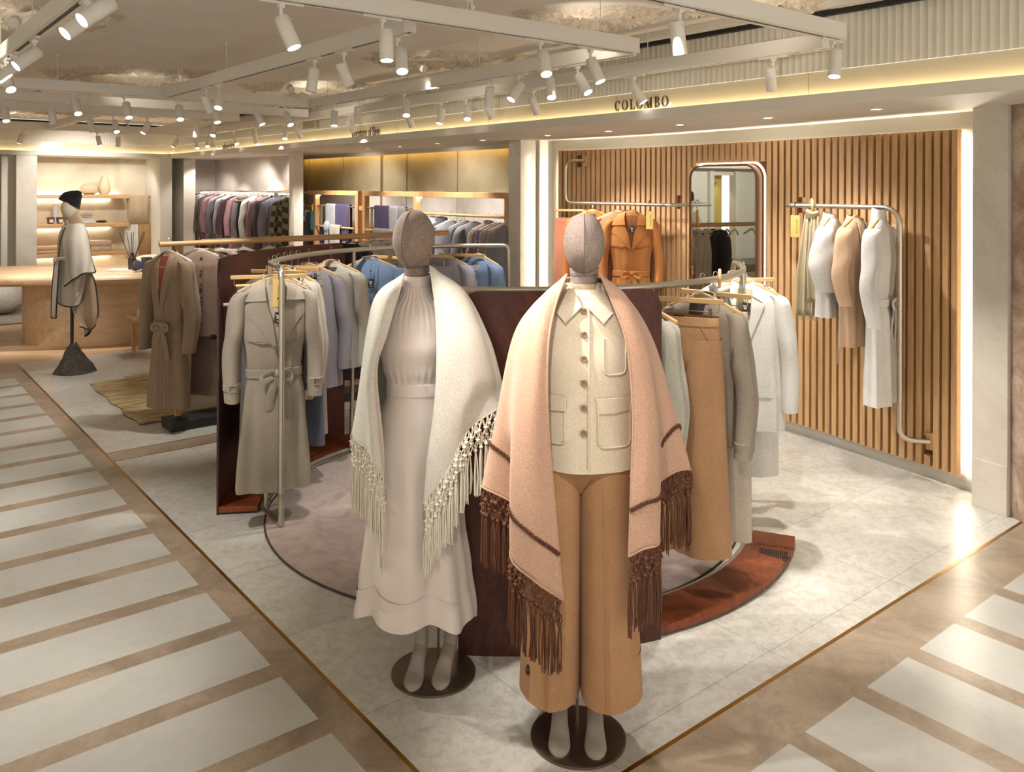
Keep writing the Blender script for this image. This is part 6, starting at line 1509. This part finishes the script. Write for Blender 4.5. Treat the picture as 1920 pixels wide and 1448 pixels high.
for i, px in enumerate((455, 506, 546, 602, 626)):
    V(px, None, None, None, None, 'bare pale hanger above the rust panel, %s from the left' % ORD[i], (-.3, -1.2, -1.2, -.5, -.5)[i])
V(660, 'camisole', 'black sleeveless top behind the curved steel rail', 'top', c_black, 'pale hanger inside the black top', -.3, L=.8, neck='v', sleeves=False, seed=45)
V(680, 'cable_sweater', 'cream cable knit sweater seen between the blazer and the blue sweater', 'sweater', C('cream_cable', (214, 200, 176), 'cable', sc_=1.5), 'pale hanger inside the cream cable sweater', -.3, L=.7, neck='v', seed=46)
V(705, 'linen_jacket', 'beige jacket behind the sky blue v-neck sweater', 'jacket', c_oat, 'pale hanger inside the beige jacket', -.25, L=.7, neck='lapel', seed=47)
V(722, 'linen_jacket', 'pale lavender jacket partly hidden by the rear linen head', 'jacket', c_lav, 'pale hanger inside the pale lavender jacket', -.25, L=.7, neck='lapel', seed=48)
V(734, 'rust_sweater', 'rust red sweater peeking out beside the rear linen head', 'sweater', c_rust, 'pale hanger inside the rust red sweater', -.25, L=.6, neck='crew', seed=49)
x_ = PA(636, 600, RA).x; garment('black_trousers_set', 'long black garment visible below the ivory cardigan', 'garment', (x_, RA, RZ2+.026), -.6, c_black, L=1.15, neck='crew', sleeves=False, hem=.2, seed=50, res=.6)
# ---------------------------------------------------------------- counter, shelves and things on them
ct = thing('wooden_counter', 'oval oak sales counter on a curved drum base at the far left', 'counter', (1.9, 11.7, 0))
m_cnt = M('pale_oak_counter', (210, 178, 142), .42, kind='woodx', col2=(194, 160, 122), sc_=.5)
pr = [(0.001, .87), (.86, .87), (.93, .865), (.98, .845), (1.0, .81), (.985, .77), (.93, .745), (.85, .735), (.001, .735)]
R_ = math.atan2(-sn, cs)
MB().lathe([(r*1.95, z) for r, z in pr], seg=72, sq=(1, .36), rz=-YAW+.06).build('table_top', m_cnt, ct)
MB().lathe([(.001, .735), (.72, .735), (.74, .72), (.74, .0), (.001, .0)], c=(.5, -.33, 0), seg=64, sq=(1, .6), rz=-YAW+.06).build('drum_base', m_cnt, ct)
def onct(px, py): return PZ(px, py, .87)
tr_ = onct(268, 508); t = thing('marble_tray', 'small white tray on the counter carrying the black bottle', 'tray', tuple(tr_), -YAW)
MB().bb(-.42, .42, -.09, .09, 0, .022).build('slab', M('white_slab', (232, 224, 216), .3), t, bevel=.004); MB().ball((-.05, -.09, .011), .008).build('knob', m_blk, t)
m_amb = M('smoked_glass', (52, 36, 34), .12, spec=.6); m_mug = M('slate_ceramic', (78, 78, 88), .5)
def bottle(px, py, h, r, lab, reeds=False):
    p = PZ(px, py, .892); t = thing('glass_bottle', lab, 'bottle', tuple(p))
    MB().lathe([(.001, 0), (r*.95, 0), (r, .008), (r, h*.6), (r*.85, h*.72), (r*.4, h*.8), (r*.36, h*.95), (r*.44, h*.96), (r*.44, h), (.001, h)], seg=24).build('bottle_body', m_amb, t)
    MB().bb(-r*.6, r*.6, -r-.001, -r+.001, h*.15, h*.5).build('label', M('dark_label', (96, 74, 66), .6), t)
    if reeds:
        for k_, (dx, dy) in enumerate(((-.15, 0), (-.06, .03), (-.02, -.03), (.02, .03), (.13, .0), (.16, .03))):
            MB().cyl((dx*.1, 0, h*.5), (dx, dy, h+.26), .0035, seg=6).build('reed', m_blk, t)
bottle(248, 505, .2, .05, 'dark reed diffuser bottle with thin black reeds on the counter', True)
bottle(253, 507, .13, .036, 'small dark glass bottle in front of the reed diffuser')
p = PZ(275, 506, .892); t = thing('mug', 'slate grey mug standing on the tray', 'mug', tuple(p)); MB().lathe([(.001, 0), (.055, 0), (.066, .15), (.062, .152), (.05, .02), (.001, .015)], seg=28).build('cup', m_mug, t)
t = MB().lathe([(.001, 0), (.06, 0), (.065, .01), (.06, .022), (.001, .026)], seg=28).build('lid', m_mug, t, loc=(-.11, 0, .06)); t.rotation_euler = (1.1, .5, .2)
p = PZ(285, 500, .87); o = MB().ball((0, 0, .05), (.28, .09, .11), 22, 12).build('display_cushion', M('stone_cushion', (192, 184, 160), .8), loc=tuple(p), rz=-YAW); tag(o, 'pale stone shaped cushion behind the grey mug on the counter', 'cushion')
m_shelf = M('shelf_oak', (204, 164, 116), .5, kind='woodx', col2=(186, 144, 98))
for i, (z, lab) in enumerate(((1.735, 'top oak wall shelf carrying the round and tall vases'), (1.235, 'middle oak wall shelf carrying the candles and a hat'), (.735, 'lowest oak wall shelf carrying folded knit blankets'))):
    t = thing('wall_shelf', lab, 'shelf', (2.5, 16.2, z)); MB().bb(0, 1.52, -.5, 0, -.035, .035).build('board', m_shelf, t, bevel=.003)
    MB().bb(.0, 1.3, -.03, -.004, -.043, -.037).build('led_strip', m_ledw, t)
    if i == 0: MB().bb(.0, 1.45, -.02, -.004, .036, .042).build('led_strip', m_ledw, t)
    r = thing('wall_rail', 'steel and oak towel rail right of the %s wall shelf' % ('top', 'middle', 'lowest')[i], 'rail', (4.03, 15.85, z-.0)); MB().cyl((0, 0, 0), (.95, 0, 0), .02, seg=10).build('round_bar', m_steel, r); MB().cyl((.22, 0, 0), (.72, 0, 0), .023, seg=10).build('oak_sleeve', m_oakx, r)
    for xx in (.05, .9): MB().bb(xx-.01, xx+.01, 0, .35, -.01, .01).build('bracket', m_steel, r)
def onsh(px, z, dy=-.25):
    p = PA(px, 400, 16.2+dy); return Vector((p.x, 16.2+dy, z+.035))
m_vase = M('beige_ceramic', (198, 178, 146), .6)
p = onsh(167, 1.735); t = MB().lathe([(.001, 0), (.08, .0), (.13, .03), (.15, .09), (.14, .14), (.09, .185), (.05, .195), (.001, .195)], seg=32).build('round_vase', m_vase, loc=tuple(p)); tag(t, 'low round beige vase on the top shelf', 'vase')
p = onsh(195, 1.735); t = MB().lathe([(.001, 0), (.075, 0), (.098, .06), (.10, .12), (.07, .25), (.045, .32), (.04, .325), (.001, .32)], seg=32).build('tall_vase', m_vase, loc=tuple(p)); tag(t, 'tall tapered beige vase on the top shelf', 'vase')
for i, px in enumerate((95, 113)):
    p = onsh(px, 1.235); t = thing('glass_candle', 'amber glass candle on the middle shelf, %s of the two' % ('left', 'right')[i], 'candle', tuple(p)); MB().lathe([(.001, 0), (.05, 0), (.065, .11), (.06, .11), (.05, .08), (.001, .08)], seg=24).build('glass_cup', M('amber_glass', (110, 78, 56), .2), t); MB().bb(-.03, .03, -.066, -.058, .02, .075).build('label', M('paper_label', (236, 228, 214), .6), t)
p = onsh(104, 1.235, -.2); t = MB().cyl((0, 0, 0), (0, 0, .33), .04, seg=20).build('candle_tube', M('pale_blue_tube', (216, 220, 224), .4), loc=tuple(p)); tag(t, 'tall pale tube between the two amber candles', 'candle')
p = onsh(160, 1.235); t = thing('sun_hat', 'folded pale hat on the stack of white cloths on the middle shelf', 'hat', tuple(p)); MB().ball((0, 0, .14), (.11, .09, .06), 18, 10).build('crown', c_oat, t); MB().lathe([(.11, .0), (.15, -.01), (.15, -.006), (.11, .006)], c=(0, 0, .12), seg=28).build('brim', c_oat, t)
p = onsh(163, 1.235, -.27)
for k_ in range(3): t = MB().bb(-.11, .11, -.1, .1, 0, .035).build('folded_cloth', c_lilacw, loc=(p.x, p.y, p.z+.036*k_), bevel=.012); tag(t, 'folded white cloth under the pale hat, %s of three' % ('lowest', 'middle', 'topmost')[k_], 'cloth')
p = onsh(190, 1.235); t = MB().ball((0, 0, .025), (.09, .05, .025), 14, 8).build('leather_pouch', M('dark_leather', (70, 44, 34), .5), loc=tuple(p)); tag(t, 'dark leather pouch at the right of the middle shelf', 'pouch')
m_blan = C('cream_waffle_knit', (226, 204, 178), 'cable', sc_=1.2, col2=(190, 164, 138))
for k_, (px, nn) in enumerate(((187, 2), (88, 2))):
    for i in range(nn):
        p = onsh(px, .735); g = MB(); P = []
        for r_, z in ((.001, 0), (.9, 0), (1, .02), (1.0, .07), (.92, .095), (.001, .1)): P.append([(.19*r_*math.copysign(abs(math.cos(a))**.4, math.cos(a)), .14*r_*math.copysign(abs(math.sin(a))**.4, math.sin(a)), z*(.95 if k_ == 0 else .6)) for a in [2*math.pi*q_/36 for q_ in range(36)]])
        t = g.grid(P, False, True).build('folded_blanket', m_blan if k_ == 0 else c_pinky, loc=(p.x, p.y, p.z+i*(.096 if k_ == 0 else .06))); tag(t, ('cream waffle blanket' if k_ == 0 else 'beige folded throw')+' on the lowest shelf, %s of its stack' % ('bottom', 'top')[i], 'blanket')
def drape_x(label, px0, px1, z, L1, mat, a=15.84):
    x0, x1 = PA(px0, 400, a).x, PA(px1, 400, a).x; P = []
    for y, zz_ in ((-.03, -L1), (-.032, -L1*.5), (-.03, -.05), (-.02, .015), (0, .028), (.02, .015), (.03, -.05), (.03, -L1*.8)): P.append([(x0+(x1-x0)*j/10, y-.006*math.sin(j*1.3), zz_) for j in range(11)])
    o = MB().grid(P).build('draped_throw', mat, solid=.01, loc=(0, a, z)); o.location = (x0, a, z); o.data.transform(Matrix.Translation((-x0, 0, 0))); tag(o, label, 'throw')
drape_x('wide beige throw over the top towel rail', 239, 277, 1.735, .50, C('beige_throw', (204, 180, 148)))
drape_x('ivory throw over the middle towel rail', 234, 259, 1.235, .62, c_white)
drape_x('caramel throw over the middle towel rail', 260, 285, 1.235, .56, C('caramel_throw', (188, 150, 102)))
for px in (221, 293):
    p = PA(px, 300, 16.1); t = MB().bb(-.03, .03, -.02, .02, -.09, 0).build('cable_bracket', m_steel, loc=(p.x, 16.1, Z1)); tag(t, 'small metal bracket under the soffit holding cables, %s one' % ('left' if px < 250 else 'right'), 'bracket')
    for k_ in (-.02, .02):
        o = MB().cyl((0, 0, -1.9), (0, 0, -.09), .002, seg=5).build('suspension_cable', m_steel, t); o.location = (k_, 0, 0)
t = MB().bb(2.5, 3.0, 15.75, 16.2, .0, .22).build('low_cream_box', M('cream_card'), bevel=.004); t.location = (0, 0, 0); tag(t, 'low cream box on the floor under the wall shelves', 'box')
struct(MB().bb(2.5, 4.4, 16.05, 16.08, .015, .03).build('trim_led_low', m_ledw))
# pouf and the grey carpet
struct(MB().bb(-6, 2.4, 13.2, 15.9, .0, .012).build('floor_carpet', M('grey_carpet', (150, 142, 130), .95, kind='pile', col2=(132, 124, 112))))
p = PZ(0, 590); t = MB().ball((0, 0, .27), (.36, .36, .27), 32, 20).build('pouf', M('boucle', (204, 196, 180), .95, kind='cloth', bs=80, bump=.6), loc=(p.x, p.y, .012)); tag(t, 'round stone grey boucle pouf at the far left edge', 'pouf')
# ---------------------------------------------------------------- poncho mannequin on a rock
c3 = PZ(140, 699); rz3 = math.atan2(-c3.x, c3.y); F3 = Fig(c3, rz3, c3.x*sn+c3.y*cs); K = F3.K
m3 = thing('mannequin', 'distant mannequin on a dark rock in a black beanie and cream poncho', 'mannequin', tuple(c3), rz3)
m_pale = M('pale_mannequin', (206, 192, 172), .6)
g = MB(); rr_ = random.Random(8); P = []
OUT = [(-.21, .0), (-.17, .05), (-.10, .19), (-.06, .27), (.0, .27), (.05, .25), (.12, .17), (.19, .09), (.205, .03)]
for i in range(13):
    t_ = i/12; x0 = -.20+.19*t_**.9 if False else -.205+.165*t_; x1 = .21-.19*t_**.85; zc = .29*t_
    row = []
    for j in range(26):
        a = 2*math.pi*j/26; k_ = 1+.10*math.sin(3*a+t_*5)+rr_.uniform(-.035, .035); row.append(((x0+x1)/2+(x1-x0)/2*k_*math.cos(a), .14*(1-.75*t_)*k_*math.sin(a)+.02*t_, zc+.02*math.sin(2*a+1)*t_+rr_.uniform(-.008, .008)*(1 if i else 0)))
    P.append(row)
P.append([((r_[0]+0.02)*.3-.01, r_[1]*.3, r_[2]+.006) for r_ in P[-1]])
m_rock = M('dark_rock', (92, 84, 76), .8, kind='stucco', col2=(46, 42, 40)); o = g.grid(P, False, True).build('rock_base', m_rock, m3, flat=True)
rd_ = K(135, 600, 0); MB().cyl((rd_.x, .02, .25), (rd_.x, .02, .95), .017, seg=12).build('black_pole', m_blk, m3)
h_ = K(134, 392, 0)
g = MB(); P = []
for i in range(15):
    v = math.pi*i/14; P.append([(h_.x-.01+.088*math.sin(v)*math.cos(a)*(1-.1*math.cos(v)), .072*math.sin(v)*math.sin(a), h_.z-.105*math.cos(v)) for a in [2*math.pi*j/24 for j in range(24)]])
g.grid(P, False, True).build('head', m_pale, m3)
a_, b_ = K(131, 412, 0), K(140, 440, 0); MB().tube([a_, b_], [(.05, .05), (.06, .055)], 16).build('neck', m_pale, m3)
# forearm and hand with fingers
e_, w3 = K(150, 505, -.22), K(144, 538, -.25); MB().tube(smooth_path([e_, e_.lerp(w3, .5), w3], 4), [(.034-.010*i/8,)*2 for i in range(9)], 12).build('forearm', m_pale, m3)
g = MB(); pl_ = w3+Vector((0, 0, -.03)); g.ball(pl_, (.022, .014, .036), 12, 8)
for k_ in range(4):
    x = -.016+.011*k_; f0 = pl_+Vector((x, 0, -.025)); ln = (.05, .058, .055, .045)[k_]; g.tube(smooth_path([f0, f0+Vector((-.003, -.004, -ln*.5)), f0+Vector((-.002, .006, -ln))], 3), .0052, 7)
f0 = pl_+Vector((-.02, 0, .0)); g.tube(smooth_path([f0, f0+Vector((-.014, -.004, -.02)), f0+Vector((-.012, -.004, -.045))], 3), .0058, 7); g.build('hand', m_pale, m3)
# beanie
bn = thing('beanie', 'black knitted beanie on the distant mannequin', 'hat', tuple(c3), rz3)
rows = []
BC = [(109, 374, 150, 392), (114, 366, 151, 384), (120, 361, 153, 374), (132, 358, 154, 366), (146, 357, 153, 360)]
P = []
for (xa, ya, xb, yb) in BC:
    A_, B_ = K(xa, ya), K(xb, yb); c_ = (A_+B_)/2; h2 = (B_-A_)/2; ry = .09 if xa < 125 else (.075 if xa < 140 else .02)
    P.append([c_+h2*math.cos(a)+Vector((0, ry*math.sin(a), 0)) for a in [2*math.pi*j/24 for j in range(24)]])
P = smooth_rows(P, 4); P.append([P[-1][0].lerp(v, .2) for v in P[-1]])
MB().grid(P, False, True).build('knit_crown', C('black_beanie', (28, 26, 28), 'rib', sc_=2), bn)
po = thing('wrap_poncho', 'cream poncho with dark piped edges and a tied belt on the distant mannequin', 'poncho', tuple(c3), rz3)
m_po = C('cream_double_wool', (214, 204, 188)); m_pi = C('beige_inner_wool', (196, 168, 138)); m_pp = M('dark_piping', (54, 40, 38), .7)
# turned-up neck collar
P = [[K(x, y, 0)*1.0+Vector((0, .066*math.sin(a), 0))+((K(x2, y2, 0)-K(x, y, 0))*(.5-.5*math.cos(a))) for a in [2*math.pi*j/24 for j in range(24)]] for (x, y, x2, y2) in ((117, 402, 146, 392), (120, 410, 150, 402), (122, 424, 156, 415), (112, 434, 163, 424))]
MB().grid(P, False, True).build('funnel_collar', m_pi, po, solid=.006)
def loopnet(rows, ny=28):
    """rows: (left px, left y, right px, right y, depth, sag) -> closed rings"""
    P = []
    for (xa, ya, xb, yb, ry, sag) in rows:
        A_, B_ = K(xa, ya), K(xb, yb); c_ = (A_+B_)/2; h2 = (B_-A_)/2
        P.append([c_+h2*math.cos(a)+Vector((0, ry*math.sin(a), -sag*max(0, -math.sin(a)))) for a in [2*math.pi*j/ny for j in range(ny)]])
    return P
P = loopnet([(117, 424, 152, 414, .06, 0), (111, 440, 160, 426, .13, .02), (108, 462, 164, 450, .17, .02), (107, 486, 162, 480, .18, .0), (103, 520, 160, 518, .19, .0), (103, 548, 154, 550, .20, .02), (106, 562, 149, 568, .20, .03)])
P = smooth_rows(P, 5); MB().grid(P, False, True).build('outer_cloth', m_po, po, solid=.006); stitch(po, P[-1]+[P[-1][0]], .008, m_pp, 'dark_piping')
netu = [[K(121, 430, -.08), K(138, 420, -.11), K(156, 420, -.05), K(161, 428, .06)], [K(116, 458, -.20), K(140, 452, -.24), K(162, 450, -.14), K(168, 455, .08)], [K(121, 498, -.25), K(142, 488, -.30), K(167, 484, -.20), K(174, 490, .06)], [K(118, 537, -.25), K(143, 521, -.33), K(164, 512, -.28), K(180, 509, -.08)]]
S = add_folds(sheet(netu, 9), .022, 1.3, 1); MB().grid(S).build('shoulder_layer', m_po, po, solid=.006); stitch(po, S[-1], .008, m_pp, 'dark_piping'); stitch(po, [q_[-1] for q_ in S], .006, m_pp, 'dark_piping')
stitch(po, smooth_path([K(122, 426, -.13), K(114, 448, -.16), K(111, 470, -.19), K(110, 484, -.2)], 5), .006, m_pp, 'dark_piping')
net = [[K(118, 500, -.05), K(140, 505, .02), K(165, 505, .06)], [K(130, 560, -.02), K(150, 545, .04), K(178, 530, .06)], [K(142, 598, -.02), K(158, 600, .05), K(184, 588, .05)], [K(152, 612, -.04), K(166, 628, .04), K(176, 600, .08)]]
S = add_folds(sheet(net, 8), .03, 1.4, 3); MB().grid(S).build('inner_drape', m_pi, po, solid=.006); stitch(po, S[-1], .008, m_pp, 'dark_piping'); stitch(po, [r[-1] for r in S], .008, m_pp, 'dark_piping')
net = [[K(103, 487, -.19), K(112, 487, -.2)], [K(98, 540, -.2), K(108, 540, -.2)], [K(96, 596, -.19), K(105, 597, -.19)]]
S = sheet(net, 6); MB().grid(S).build('belt_tail', m_po, po, solid=.006); stitch(po, [r[0] for r in S]+S[-1]+[r[-1] for r in S][::-1], .007, m_pp, 'dark_piping')
P = loopnet([(104, 484, 128, 483, .215, 0), (104, 491, 128, 490, .215, 0)]); 
MB().tube(smooth_path([K(103, 490, -.12), K(108, 486, -.2), K(118, 485, -.225), K(127, 484, -.215)], 5), (.012, .02), 8).build('belt', m_po, po); MB().ball(K(105, 488, -.19), .028).build('belt_knot', m_po, po)
